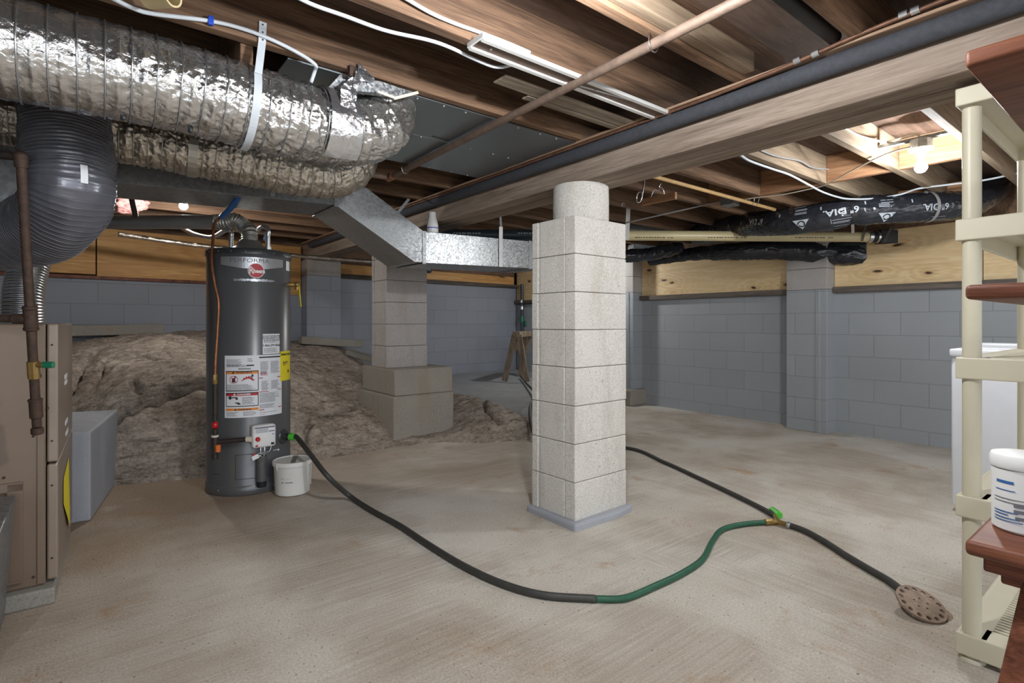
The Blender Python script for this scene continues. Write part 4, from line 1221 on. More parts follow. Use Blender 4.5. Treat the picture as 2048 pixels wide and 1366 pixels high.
# wire rings, seen as thin ribs
mb = MB()
s = .031
while s < T1.L - .25:
    i = T1.idx(s); ring = [T1.point(s, 2 * pi * k / 36, .1392) for k in range(36)]
    n0 = len(mb.v); V = []
    for k in range(36):
        c = T1.C[i]; d = (ring[k] - c).normalized(); tt = T1.T[i]
        for q in range(5):
            a = 2 * pi * q / 5; V.append(ring[k] + (d * cos(a) + tt * sin(a)) * .0024)
    mb.raw(V, [(k * 5 + q, k * 5 + (q + 1) % 5, ((k + 1) % 36) * 5 + (q + 1) % 5, ((k + 1) % 36) * 5 + q) for k in range(36) for q in range(5)])
    s += .062
mb.build('wire_rib', ALU, f1, smooth=True)
mb = MB()
for (s, th) in ((.93, 2.2), (1.02, 2.7), (1.13, 2.95), (1.42, 2.95), (1.6, 2.9)):
    mb.ball(T1.point(s + .02, th, .140), .009, 1, (1, 1, 1.4))
mb.build('dark_spot', INK, f1)
# silver tape and the torn flap near the elbow
mb = MB()
V, F = [], []
n1, n2 = 30, 10
for i in range(n1 + 1):
    for j in range(n2 + 1):
        th = -1.0 + 3.6 * i / n1; ss = 2.02 + .11 * j / n2
        V.append(T1.point(ss, th + .0, .1475 + .004 * noise.noise(Vector((i * .9, j * .8, 2)))))
for i in range(n1):
    for j in range(n2): F.append((i * (n2 + 1) + j, (i + 1) * (n2 + 1) + j, (i + 1) * (n2 + 1) + j + 1, i * (n2 + 1) + j + 1))
mb.raw(V, F)
mb.build('tape_band', FOIL_TAPE, f1, smooth=True)
YF = 1.885
tape = [(700, 300), (690, 240), (688, 185), (700, 175), (712, 170), (716, 128), (730, 142), (748, 158), (762, 172), (770, 200), (738, 210), (728, 250), (722, 300)]
def slab(mb, pix, Y, th=.0015, bend=0.0):
    W = [at(x, y, Y=Y + bend * noise.noise(Vector((x * .05, y * .05, 1)))) for x, y in pix]
    n = len(W); W2 = [w + Vector((0, th, 0)) for w in W]
    mb.raw(W + W2, [tuple(range(n)), tuple(range(2 * n - 1, n - 1, -1))] + [(i, (i + 1) % n, n + (i + 1) % n, n + i) for i in range(n)])
mb = LB()
slab(mb, [(711, 205), (711, 168), (718, 124), (732, 140), (750, 158), (745, 165), (728, 162), (716, 172)], YF, .002)
slab(mb, [(707, 198), (705, 178), (713, 134), (716, 170), (713, 195)], YF - .012, .002)
slab(mb, [(681, 230), (682, 172), (706, 152), (712, 172), (708, 200), (716, 235)], YF - .006, .002)
mb.take(FOIL_TAPE)
for (x, y, w) in ((720, 141, 12), (733, 150, 8), (738, 153, 8), (686, 170, 8), (686, 182, 6), (720, 188, 9)):
    a = at(x, y, Y=YF - .003); mb.box((a.x, a.y - .0012, a.z), (a.x + w * .0017, a.y, a.z + .006))
mb.take(INK); mb.finish('tape_flap', f1)
a = at(655, 180, Y=1.93); b_ = at(684, 152, Y=1.93)
mb = MB(); slab(mb, [(655, 177), (683, 146), (706, 150), (700, 172), (672, 183)], 1.935, .02); slab(mb, [(716, 158), (760, 162), (800, 176), (838, 186), (800, 190), (716, 182)], 1.90, .03); mb.build('metal_collar', GALV, f1)
mb = MB(); mb.beam(at(755, 183, Y=1.88), at(790, 196, Y=1.87), .006, .009, .001); mb.beam(at(788, 197, Y=1.87), at(836, 185, Y=1.89), .006, .011, .001); mb.build('cable_tie', CABLE_TAN, f1)
mb = MB(); a = at(704, 143, Y=1.895); mb.box((a.x - .012, a.y - .008, a.z - .02), (a.x + .01, a.y + .006, a.z + .02), .002)
o = mb.build('wood_shim', IRON, loc=tuple(a)); setp(o, 'small dark wood shim beside the torn foil flap', 'shim')

pts = [(-1.0, 2.86, 1.85), (-.3, 2.86, 1.85), (0, 2.84, 1.845), (.3, 2.80, 1.825), (.62, 2.76, 1.80), (.87, 2.74, 1.785), (1.03, 2.73, 1.81), (1.10, 2.725, 1.88), (1.11, 2.72, 1.945)]
f2, T2 = flex('foil_duct', 'dusty second foil duct hanging behind and below the big silver one', pts, .116, .05, .0095, 8.4, FOIL_DUSTY, 120, .006)
mb = MB(); s = .025
while s < T2.L - .22:
    i = T2.idx(s); ring = [T2.point(s, 2 * pi * k / 32, .1195) for k in range(32)]; V = []
    for k in range(32):
        c = T2.C[i]; d = (ring[k] - c).normalized(); tt = T2.T[i]
        for q in range(4):
            a = 2 * pi * q / 4; V.append(ring[k] + (d * cos(a) + tt * sin(a)) * .0022)
    mb.raw(V, [(k * 4 + q, k * 4 + (q + 1) % 4, ((k + 1) % 32) * 4 + (q + 1) % 4, ((k + 1) % 32) * 4 + q) for k in range(32) for q in range(4)])
    s += .05
mb.build('wire_rib', ALU_DIM, f2, smooth=True)
def strap(mb, T, s, r, w, a0, a1, th=.002, n=30):
    V, F = [], []
    for k in range(n + 1):
        t_ = a0 + (a1 - a0) * k / n
        for (ds, rr) in ((-w / 2, r), (w / 2, r), (w / 2, r + th), (-w / 2, r + th)): V.append(T.point(s + ds, t_, rr))
    for k in range(n):
        for q in range(4): F.append((k * 4 + q, k * 4 + (q + 1) % 4, (k + 1) * 4 + (q + 1) % 4, (k + 1) * 4 + q))
    F += [(0, 1, 2, 3), (n * 4 + 3, n * 4 + 2, n * 4 + 1, n * 4)]
    mb.raw(V, F)
mb = MB(); sx = min(range(len(T2.C)), key=lambda i: abs(T2.C[i].x - .38)); strap(mb, T2, T2.S[sx], .122, .035, 0, 2 * pi); mb.build('dark_strap', ALU_DIM, f2)
# left stub of foil
pts = [(-.9, 2.42, 1.83), (-.6, 2.40, 1.83), (-.40, 2.40, 1.82), (-.26, 2.42, 1.82)]
flex('foil_duct', 'crumpled foil duct stub at the left edge behind the grey ribbed duct', pts, .09, .05, .014, 5.5, FOIL_DUSTY, 80, .008)
# hanging strap of the big duct
sx = T1.S[min(range(len(T1.C)), key=lambda i: abs(T1.C[i].x - .455))]
t = thing('duct_strap', 'white plastic strap nailed to the joist and slung under the big foil duct', 'strap', (.455, 1.88, 1.9))
mb = MB(); strap(mb, T1, sx - .02, .144, .023, -.35 if False else radians(60), radians(215), .002)
pA = T1.point(sx - .02, radians(62), .148)
mb.beam(Vector((.458, 1.899, 2.03)), Vector((.455, 1.898, 1.955)), .023, .002, 0, (0, 1, 0)); mb.beam(Vector((.455, 1.898, 1.96)), pA, .023, .002, 0, (0, 1, 0))
mb.build('strap_band', CABLE, t)
mb = MB()
for z in (1.97, 1.995, 2.02): mb.ball((.457, 1.896, z), .003, 1)
mb.build('strap_nail', IRON, t)

# ================================================================ ribbed grey film duct dropping beside the furnace
pts = [at(128, 150, d=2.0), at(131, 215, d=1.98), at(134, 270, d=1.97), at(138, 335, d=1.96), at(138, 385, d=1.96), at(118, 432, d=2.0), at(70, 462, d=2.08), at(10, 474, d=2.2), at(-90, 478, d=2.45)]
T3 = Tube(pts, .0025)
def film(s, th, p):
    rib = .0022 * (max(0, cos(2 * pi * s / .0125)) ** 4)
    bulge = .012 * noise.noise(Vector((p.x * 7, p.y * 7, p.z * 7))) + .004 * noise.noise(Vector((s * 30, th * 3, 4)))
    return rib + bulge
t = thing('film_duct', 'grey ribbed plastic film duct dropping from under the foil duct and curling left', 'duct', tuple(T3.C[len(T3.C) // 2]))
mb = MB(); T3.into(mb, lambda s: .131 + .005 * sin(s * 5), 96, film); mb.build('film_sleeve', GREYFILM, t, smooth=True)
mb = MB(); s = .10
while s < T3.L - .05:
    pts_ = []
    i = T3.idx(s); V = []
    for k in range(60):
        th = 2 * pi * k / 60
        d = T3.U[i] * cos(th) + T3.W[i] * sin(th); rr = .131 + .005 * sin(T3.S[i] * 5); pp = T3.C[i] + d * rr
        rr += film(round(T3.S[i] / .0125) * .0125, th, pp) + .0004
        for q in range(4):
            a = 2 * pi * q / 4 + .78; V.append(T3.C[i] + d * (rr + .0008 * cos(a)) + T3.T[i] * .0008 * sin(a))
    mb.raw(V, [(k * 4 + q, k * 4 + (q + 1) % 4, ((k + 1) % 60) * 4 + (q + 1) % 4, ((k + 1) % 60) * 4 + q) for k in range(60) for q in range(4)])
    s += .0125
mb.build('wire_rib', FILMRIB, t, smooth=True)
# paper sticker on it
best = min(((abs(s_) , s_) for s_ in [0]), default=None)
def facing(T, s, x, y):
    """angle round the tube that shows at sighting (x, y)"""
    i = T.idx(s); best = None
    for k in range(240):
        th = 2 * pi * k / 240
        p = T.C[i] + (T.U[i] * cos(th) + T.W[i] * sin(th)) * .14
        v = Vector((0, 0, CAM_H)) - p
        if v.dot(p - T.C[i]) < 0: continue
        dp = p.x * SY + p.y * CY; px = CX + FPX * (p.x * CY - p.y * SY) / dp
        e = abs(px - x)
        if best is None or e < best[0]: best = (e, th)
    return best[1]
def s_at(T, y):
    return T.S[min(range(len(T.C)), key=lambda i: abs(HOR - FPX * (T.C[i].z - CAM_H) / (T.C[i].x * SY + T.C[i].y * CY) - y) + (1000 if T.S[i] > T.L * .6 else 0))]
s0 = s_at(T3, 362); th0 = facing(T3, s0, 167, 360)
mb = MB(); V, F = [], []
for i in range(7):
    for j in range(9):
        V.append(T3.point(s0 - .016 + .032 * j / 8, th0 + (-.075 + .15 * i / 6), .1435))
for i in range(6):
    for j in range(8): F.append((i * 9 + j, (i + 1) * 9 + j, (i + 1) * 9 + j + 1, i * 9 + j + 1))
mb.raw(V, F); mb.build('paper_sticker', LABEL, t, smooth=True)

def proj(p):
    d = p.x * SY + p.y * CY
    return CX + FPX * (p.x * CY - p.y * SY) / d, HOR - FPX * (p.z - CAM_H) / d
def onto(T, r, x, y):
    """(s, th) of the tube surface seen at a sighting"""
    best = None
    for i in range(0, len(T.C), 2):
        for k in range(72):
            th = 2 * pi * k / 72
            n = T.U[i] * cos(th) + T.W[i] * sin(th)
            p = T.C[i] + n * r
            if n.dot(Vector((0, 0, CAM_H)) - p) < 0: continue
            a, b = proj(p); e = (a - x) ** 2 + (b - y) ** 2
            if best is None or e < best[0]: best = (e, T.S[i], th)
    return best[1], best[2]
def ink(mb, T, r, x, y, V, F, flip=False, lift=.003):
    """lay flat lettering (metres, right / up as seen) on the tube round a sighting"""
    s, th = onto(T, r, x, y)
    su = 1 if proj(T.point(s + .02, th, r))[0] > proj(T.point(s, th, r))[0] else -1
    tv = 1 if proj(T.point(s, th + .05, r))[1] < proj(T.point(s, th, r))[1] else -1
    k = -1 if flip else 1
    mb.raw([T.point(s + su * k * u, th + tv * k * v / r, r + lift) for u, v in V], F)

# ================================================================ drain pipe
a, q = at(1250, 471, d=4.75), at(1735, 474, d=4.75)
dirp = (q - a).normalized()
pa = a - dirp * 1.75
t = thing('drain_pipe', 'cream plastic drain pipe running level from behind the middle pier to the right wall', 'pipe', tuple(a.lerp(q, .5)))
a0_ = a - dirp * .1
mb = MB(); mb.cyl(a0_, q, .0445, .0445, 36); mb.build('cream_pipe', PVC, t, angle=40)
mb = MB(); mb.cyl(pa, a0_ - dirp * .002, .0445, .0445, 36); mb.build('dark_pipe', ABS, t, angle=40)
mb = MB(); mb.cyl(q - dirp * .005, q + dirp * .03, .052, .052, 32, .002); mb.cyl(q + dirp * .07, q + dirp * .09, .053, .053, 32, .002); mb.build('hose_clamp', STEEL, t, angle=40)
mb = MB(); mb.cyl(q, q + dirp * .12, .0495, .0495, 32, .002); mb.beam(q + dirp * .09, q + dirp * .30, .09, .115, .006); mb.build('rubber_boot', RUBBER_DK, t, angle=40)
Tp = Tube([a, q], .02, False)
mb = MB()
for x0 in (1270, 1420, 1590):
    V, F = [], []
    for k in range(14):
        if k in (11,): continue
        w = random.uniform(.012, .022); V += [(k * .024, -.003), (k * .024 + w, -.003), (k * .024 + w, .004), (k * .024, .004)]; n_ = len(V) - 4; F.append((n_, n_ + 1, n_ + 2, n_ + 3))
    ink(mb, Tp, .0445, x0, 475, V, F, lift=.0008)
mb.build('pipe_print', IRON_DARK, t)
mb = MB()
Td = Tube([pa, a0_], .02, False)
for x0 in (905, 1040):
    V, F = [], []
    for k in range(10):
        w = random.uniform(.010, .02); V += [(k * .024, -.004), (k * .024 + w, -.004), (k * .024 + w, .005), (k * .024, .005)]; n_ = len(V) - 4; F.append((n_, n_ + 1, n_ + 2, n_ + 3))
    ink(mb, Td, .0445, x0, 466, V, F, lift=.0008)
mb.build('dark_pipe_print', PRINT, t)
# perforated straps on the pipe
def perf(name, label, p0, p1, w, mat, wraps=None):
    p0, p1 = Vector(p0), Vector(p1)
    cu = bpy.data.curves.new('s', 'CURVE'); cu.dimensions = '2D'; cu.fill_mode = 'BOTH'; cu.extrude = .0008
    L = (p1 - p0).length
    def poly(P):
        sp = cu.splines.new('POLY'); sp.points.add(len(P) - 1); sp.use_cyclic_u = True
        for i, (x, y) in enumerate(P): sp.points[i].co = (x, y, 0, 1)
    poly([(0, -w / 2), (L, -w / 2), (L, w / 2), (0, w / 2)])
    n = int(L / .019)
    for k in range(n): poly([(.01 + k * .019 + .0035 * cos(j * pi / 4), .0035 * sin(j * pi / 4) + (.004 if w > .025 and k % 2 else 0)) for j in range(8)])
    o_ = bpy.data.objects.new('s', cu); COL.objects.link(o_)
    me = bpy.data.meshes.new_from_object(o_.evaluated_get(bpy.context.evaluated_depsgraph_get())); bpy.data.objects.remove(o_); bpy.data.curves.remove(cu)
    tx = (p1 - p0).normalized(); nn = Vector((-(p0.x), -(p0.y), 0)).normalized(); nn = (nn - tx * nn.dot(tx)).normalized(); ty = nn.cross(tx)
    me.transform(Matrix(((tx.x, ty.x, nn.x, p0.x), (tx.y, ty.y, nn.y, p0.y), (tx.z, ty.z, nn.z, p0.z), (0, 0, 0, 1))))
    me.name = name
    o_ = link_mesh(name, me, mat, None, tuple(p0)); setp(o_, label, 'strap', 'perforated pipe straps'); return o_
perf('perforated_strap', 'white perforated strap beside the middle pier holding the cream drain pipe', at(1257, 408, d=4.62), at(1254, 480, d=4.68), .034, WHITE)
perf('perforated_strap', 'perforated metal strap at the right part of the cream drain pipe', at(1734, 444, d=4.70), at(1724, 482, d=4.69), .018, STEEL)
perf('perforated_strap', 'perforated metal strap hanging under the black duct joint', at(1705, 438, d=4.66), at(1706, 466, d=4.70), .022, STEEL)
perf('perforated_strap', 'slanted perforated strap on the black rubber boot', at(1785, 452, d=4.70), at(1768, 482, d=4.69), .020, STEEL)
perf('perforated_strap', 'pale perforated strap hanging left of the beam above the slanted duct', at(818, 398, Y=3.6), at(797, 424, Y=3.45), .02, CABLE)

perf('perforated_strap', 'perforated metal strap hanging below the dusty foil duct at the dark trunk', at(551, 366, d=2.92), at(545, 392, d=2.88), .020, CABLE)
# ================================================================ black insulated ducts
def jacket(seed, amp=.006):
    def f(s, th, p):
        c1 = noise.noise(Vector((p.x * 9, p.y * 9, p.z * 9 + seed)))
        c2 = (1 - abs(noise.noise(Vector((s * 16 + seed, th * 3.5 + s * 5, 1))))) ** 4
        c3 = noise.noise(Vector((s * 60, th * 6, seed)))
        return amp * (c1 * 1.1 + c2 * .8 + c3 * .35) - .003
    return f
pts = [at(1395, 470, d=5.4), at(1440, 461, d=5.1), at(1490, 449, d=4.7), at(1560, 445, d=4.25), at(1640, 434, d=4.0), at(1700, 424, d=3.9), at(1780, 418, d=3.85), at(1860, 414, d=3.85), at(1930, 408, d=3.9), at(1972, 388, d=4.0), at(2000, 362, d=4.3), at(2012, 345, d=4.7)]
T4 = Tube(pts, .007)
i7 = min(range(len(T4.C)), key=lambda i: abs(proj(T4.C[i])[0] - 1702)); s7 = T4.S[i7]
rad4 = lambda s: .103 - .016 * math.exp(-((s - s7) / .035) ** 2)
t = thing('black_duct', 'long black plastic jacketed flexible duct printed with white lettering under the right joists', 'duct', tuple(T4.C[i7]))
mb = LB(); T4.into(mb, rad4, 96, jacket(2.0)); mb.take(BLACKPLASTIC)
for x, y in ((1512, 433), (1684, 411), (1872, 404)):
    V, F = text2d('6" DIA.', .06, 'CENTER', .0012); ink(mb, T4, .103, x, y + 5, [(u, v + .0) for u, v in V], F, True, .006)
for x, y in ((1560, 432), (1482, 446), (1642, 418), (1730, 407), (1822, 402), (1926, 401), (1458, 452)): ink(mb, T4, .103, x, y, [(-.004, -.012), (.004, -.012), (.004, .012), (-.004, .012)], [(0, 1, 2, 3)], False, .006)
for x, y in ((1602, 443), (1772, 428)):
    # inverted triangle badge with a cut-out curl, box of print above
    V = [(-.052, .012), (.052, .012), (.0, -.062)]; n_ = 3
    ink(mb, T4, .103, x, y, [(-.052, .012), (-.017, .012), (.017, .012), (.052, .012), (.032, -.016), (.012, -.045), (0, -.062), (-.012, -.045), (-.032, -.016)], [(0, 1, 8), (1, 2, 4, 8), (2, 3, 4), (8, 4, 5, 7), (7, 5, 6)], False, .006)
    for k in range(5): ink(mb, T4, .103, x, y - 14 - k * 3, [(-.038, -.002), (.038, -.002), (.038, .002), (-.038, .002)], [(0, 1, 2, 3)], False, .006)
for x, y in ((1500, 451), (1685, 436), (1878, 432)):
    for k in range(4): ink(mb, T4, .103, x, y + k * 4, [(-.05, -.0012), (.05 - k * .008, -.0012), (.05 - k * .008, .0012), (-.05, .0012)], [(0, 1, 2, 3)], False, .006)
    ink(mb, T4, .103, x - 22, y + 6, [(-.001, -.018), (.001, -.018), (.001, .018), (-.001, .018)], [(0, 1, 2, 3)], False, .006)
mb.take(PRINT)
for x, y in ((1602, 447), (1772, 432)):
    V, F = [], []
    for k in range(19):
        a_ = radians(20 + k * 19); r1 = .013 + k * .0003
        for rr in (r1, r1 + .008): V.append((rr * cos(a_) - .002, rr * sin(a_) + .001))
    V += []
    F = [(2 * k, 2 * k + 2, 2 * k + 3, 2 * k + 1) for k in range(18)]
    ink(mb, T4, .103, x, y, V, F, True, .0075)
mb.take(BLACKPLASTIC)
o = mb.build('black_jacket', mb.mats, t, smooth=True)
mb = MB(); strap(mb, T4, T4.S[min(range(len(T4.C)), key=lambda i: abs(proj(T4.C[i])[0] - 1852))], .108, .022, 0, 2 * pi); mb.build('grey_strap', CABLE_GREY, t)
mb = MB(); strap(mb, T4, s7, .0885, .03, 0, 2 * pi); mb.build('joint_tape', RUBBER_DK, t)
mb = MB(); mb.beam(at(1852, 392, d=3.80), at(1853, 372, d=3.86), .022, .003, 0); mb.build('strap_tail', CABLE_GREY, t)

pts = [at(1300, 520, d=6.2), at(1345, 514, d=6.0), at(1400, 507, d=5.7), at(1470, 503, d=5.4), at(1560, 499, d=5.25), at(1640, 505, d=5.1), at(1700, 510, d=5.0), at(1737, 512, d=4.98)]
T5 = Tube(pts, .01); t = thing('black_duct', 'short sagging black plastic duct below the cream drain pipe, ending flat at the plywood', 'duct', tuple(T5.C[len(T5.C) // 2]))
mb = MB(); T5.into(mb, lambda s: .062 + .035 * max(0, min(1, (s - .45) / 1.0)) , 72, jacket(7.0, .010)); mb.build('black_jacket', BLACKPLASTIC, t, smooth=True)
pe = at(1700, 512, d=5.02); mb = MB(); mb.beam(at(1672, 507, d=5.10), at(1737, 502, d=4.98), .22, .185, .008); mb.build('square_end', BLACKPLASTIC, t)
pts = [at(1120, 498, d=5.6), at(1200, 506, d=5.5), at(1255, 512, d=5.5), at(1300, 508, d=5.6), at(1360, 497, d=5.8)]
T6 = Tube(pts, .012); o = MB(); T6.into(o, .062, 48, jacket(4.0, .012)); o = o.build('black_duct', BLACKPLASTIC, loc=tuple(T6.C[10]), smooth=True)
setp(o, 'piece of crumpled black duct just right of the middle pier', 'duct')
o = MB().beam(at(1262, 497, d=5.9), at(1400, 512, d=6.1), .16, .10, .01).build('sheet_metal_boot', GALV_DULL, loc=tuple(at(1300, 498, d=5.9)))
setp(o, 'grey sheet metal box piece under the cream pipe right of the middle pier', 'duct')
o = MB().beam(at(1255, 452, d=5.6), at(1440, 462, d=5.6), .11, .11, .01).build('sheet_metal_duct', GALV_DULL, loc=tuple(at(1300, 455, d=5.6)))
setp(o, 'dim grey sheet metal duct behind the cream pipe', 'duct')

# ================================================================ pipes on the beam and below the joists
o = MB().tube([(2.002, -1.2, 1.922), (2.003, 1.0, 1.92), (2.003, 2.2, 1.916), (2.003, 3.6, 1.92), (2.003, 6.2, 1.92)], .033, 24, .05).build('foam_pipe', FOAMPIPE, loc=(2, 2, 1.92), smooth=True)
setp(o, 'long black foam covered pipe along the side of the main beam', 'pipe')
t = thing('copper_pipe', 'thin copper pipe above the black foam pipe on the beam', 'pipe', (1.955, 1, 1.975))
mb = MB(); mb.tube([(1.94, -1.2, 1.985), (1.942, .4, 1.972), (1.950, 1.0, 1.945), (1.968, 1.9, 1.943), (1.968, 6.0, 1.943)], .007, 12, .03); mb.build('copper_tube', COPPER_DULL, t, smooth=True)
mb = MB()
for y in (.27, .50, .53, .78, .84): mb.cyl((1.943, y, 1.974 - (.02 if y > .7 else 0)), (1.943, y + .022, 1.973 - (.021 if y > .7 else 0)), .0115, .0115, 12)
mb.build('solder_joint', STEEL, t)
t = thing('thin_pipe', 'old thin steel pipe crossing under the joists from upper right to the metal pan', 'pipe', (1.43, 2, 1.935))
mb = MB(); mb.cyl((1.40, -.4, 1.934), (1.462, 3.02, 1.930), .0165, .0165, 20); mb.build('steel_pipe', PIPE_OLD, t, angle=40)
mb = MB(); mb.cyl((1.461, 3.0, 1.930), (1.463, 3.075, 1.929), .023, .023, 16, .003); mb.build('copper_elbow', COPPER, t, angle=40)
mb = MB(); mb.cyl((1.46, 3.06, 1.929), (1.0, 3.075, 1.93), .0165, .0165, 20); mb.build('side_run', PIPE_OLD, t, angle=40)
for k, (y, lb) in enumerate(((1.07, 'bent wire hook on the thin pipe at the pale board'), (2.84, 'wire loop hanger at the far end of the thin pipe'))):
    x = 1.40 + .062 * (y + .4) / 3.42
    o = MB().tube([(x - .02, y, 1.972), (x - .024, y, 1.935), (x - .012, y, 1.911), (x + .012, y, 1.911), (x + .024, y, 1.935), (x + .02, y, 1.972)], .0025, 6, .006).build('wire_hook', CHROME, loc=(x, y, 1.94), smooth=True)
    setp(o, lb, 'hook', 'wire pipe hooks')
o = MB().tube([(-.4, .735, 1.985), (1.95, .735, 1.985)], .022, 20, .1, False).build('dark_pipe', RUBBER_DK, loc=(1, .735, 1.985), smooth=True)
setp(o, 'dark round pipe alongside a grey joist at the top of the view', 'pipe')
# metal channel and scrap boards
mb = MB(); mb.box((.99, 1.392, 1.938), (2.03, 1.412, 1.952), .002); mb.box((.99, 1.462, 1.938), (2.03, 1.482, 1.950), .002); mb.box((.985, 1.392, 1.944), (.992, 1.482, 1.961), .001)
o = mb.build('metal_channel', WHITE, loc=(1.4, 1.43, 1.945)); setp(o, 'white metal channel screwed under a joist', 'channel')
cv = o
MB().box((.992, 1.41, 1.944), (2.029, 1.465, 1.947)).build('channel_web', PIPE_OLD, cv)
mb = MB()
for x in (1.05, 1.55): mb.ball((x, 1.437, 1.943), .005, 1)
mb.build('channel_screw', STEEL, cv)
o = MB().box((1.22, 1.575, 1.954), (2.034, 1.655, 1.9615), .003).build('scrap_lath', WEATHERED, loc=(1.6, 1.6, 1.955)); setp(o, 'weathered broken lath lying above the thin pipe near the white channel', 'board')
o = MB().box((1.40, 1.662, 1.9535), (2.0, 1.70, 1.9615), .002).build('scrap_lath', WEATHERED, loc=(1.7, 1.68, 1.955)); setp(o, 'narrow weathered lath edge beyond the broken one', 'board')
# pipe with red valve behind the film duct, and the pink insulation
t = thing('valve_pipe', 'dark iron pipe with a small red valve handle in front of the pink insulation', 'pipe', tuple(at(265, 390, d=3.2)))
mb = MB(); mb.cyl(at(249, 336, d=3.15), at(262, 372, d=3.2), .022, .02, 18); mb.cyl(at(255, 360, d=3.18), at(271, 432, d=3.3), .0155, .0155, 18); mb.cyl(at(225, 332, d=3.1), at(275, 334, d=3.15), .018, .018, 16); mb.build('iron_pipe', IRON_DARK, t, angle=40)
mb = MB(); mb.ball(at(267, 368, d=3.17), .02, 2); mb.build('red_handle', RED, t, smooth=True)
o = MB().cyl(at(320, 338, d=3.0), at(440, 350, d=3.2), .0085, .0085, 12).build('copper_pipe', COPPER, loc=tuple(at(380, 344, d=3.1)), smooth=True); setp(o, 'short copper pipe lying along the top of the dark trunk duct', 'pipe')
mb = MB()
b = bmesh.new(); bmesh.ops.create_icosphere(b, subdivisions=5, radius=1)
c = at(250, 406, d=4.2)
for v in b.verts:
    d = v.co.normalized(); q = d * (1 + .30 * fbm(d * 2.2, 4) + .10 * noise.noise(d * 14))
    v.co = Vector((q.x * .14, q.y * .12, q.z * .085)) + c
mb.bm(b); b.free(); o = mb.build('insulation_batt', PINK, loc=tuple(c), smooth=True); setp(o, 'torn pink fiberglass insulation hanging between the joists left of the lit bulb', 'insulation')
mb = MB(); T = Tube([at(236, 468, Y=5.75), at(330, 482, Y=5.75), at(440, 496, Y=5.75), at(600, 512, Y=5.75), at(750, 524, Y=5.75)], .012)
T.into(mb, .020, 24, lambda s, th, p: .005 * noise.noise(Vector((s * 30, th * 2, 1)))); o = mb.build('insulated_pipe', FOIL_DUSTY, loc=tuple(T.C[20]), smooth=True); setp(o, 'thin foil wrapped pipe crossing behind the water heater top', 'pipe')
o = MB().tube([at(750, 527, Y=6.1), at(800, 534, Y=6.1), at(860, 540, Y=6.15)], .045, 20, .05).build('dark_pipe', ABS, loc=tuple(at(800, 534, Y=6.1)), smooth=True); setp(o, 'short dark pipe behind the far pier', 'pipe')
# vertical dark pipe in the far corner
t = thing('corner_pipe', 'dark vertical pipe with green fittings in the far corner', 'pipe', (5.42, 6.75, .27))
cx_ = at(1044, 640, Y=6.72)
mb = MB(); mb.cyl((cx_.x, cx_.y, .27), (cx_.x, cx_.y, 1.66), .025, .025, 18); mb.build('pipe_riser', ABS, t, angle=40)
mb = MB(); mb.cyl((cx_.x, cx_.y, 1.05), (cx_.x, cx_.y, 1.14), .034, .034, 12); mb.box((cx_.x + .02, cx_.y - .06, .98), (cx_.x + .07, cx_.y - .02, 1.06), .01); mb.build('green_fitting', GREEN_DK, t)
mb = MB(); mb.cyl((cx_.x, cx_.y, 1.25), (cx_.x, cx_.y, 1.30), .031, .031, 14); mb.cyl((cx_.x, cx_.y, 1.36), (cx_.x, cx_.y, 1.40), .031, .031, 14); mb.build('pipe_clamp', STEEL, t)

# ================================================================ sawhorse
sh = at(1040, 765, d=7.1)
t = thing('sawhorse', 'old wooden sawhorse in the far corner partly hidden by the middle pier', 'sawhorse', (sh.x, sh.y, .25))
A_ = at(1032, 669, d=7.15); B_ = A_ + Vector((.55, .38, .0))
mb = MB(); mb.beam(A_, B_, .10, .075, .004); mb.build('top_rail', SAWWOOD, t)
sdir = (B_ - A_).normalized(); pr = Vector((-sdir.y, sdir.x, 0))
for k, (u, sgn) in enumerate(((.04, 1), (.04, -1), (.68, 1), (.68, -1))):
    top = A_ + sdir * u + pr * sgn * .03 + Vector((0, 0, -.01)); ft_ = A_ + sdir * (u - .06 if u < .3 else u + .06) + pr * sgn * .155
    ft_.z = .258
    mb = MB(); mb.beam(top, ft_, .075, .032, .003, (sdir.x, sdir.y, 0)); mb.build('leg', SAWWOOD, t)
mb = MB(); q = A_ + sdir * .02; mb.beam(q + pr * .075 + Vector((0, 0, -.16)), q - pr * .075 + Vector((0, 0, -.16)), .02, .10, .002); mb.build('cross_brace', SAWWOOD, t)

# ================================================================ white appliance
t = thing('washer', 'white top loading washer standing behind the beige shelf', 'washer', (4.1, .47, 0))
mb = MB(); mb.box((3.755, .13, .03), (4.42, .825, .845), .012, seg=3); mb.build('cabinet', APPL, t, angle=40)
mb = MB(); mb.box((3.745, .125, .853), (4.42, .832, .895), .010, seg=3); top = mb.build('top_panel', APPL, t, angle=40)
mb = MB(); mb.box((3.80, .20, .893), (4.20, .76, .903), .008); mb.build('lid', APPL, top)
mb = MB(); mb.box((4.30, .14, .89), (4.42, .82, .915), .01, seg=3); mb.build('control_console', APPL, t, angle=40)
for x, y in ((3.8, .18), (3.8, .78), (4.37, .18), (4.37, .78)):
    mb = MB(); mb.cyl((x, y, 0), (x, y, .04), .02, .02, 14); mb.build('foot', RUBBER_DK, t)

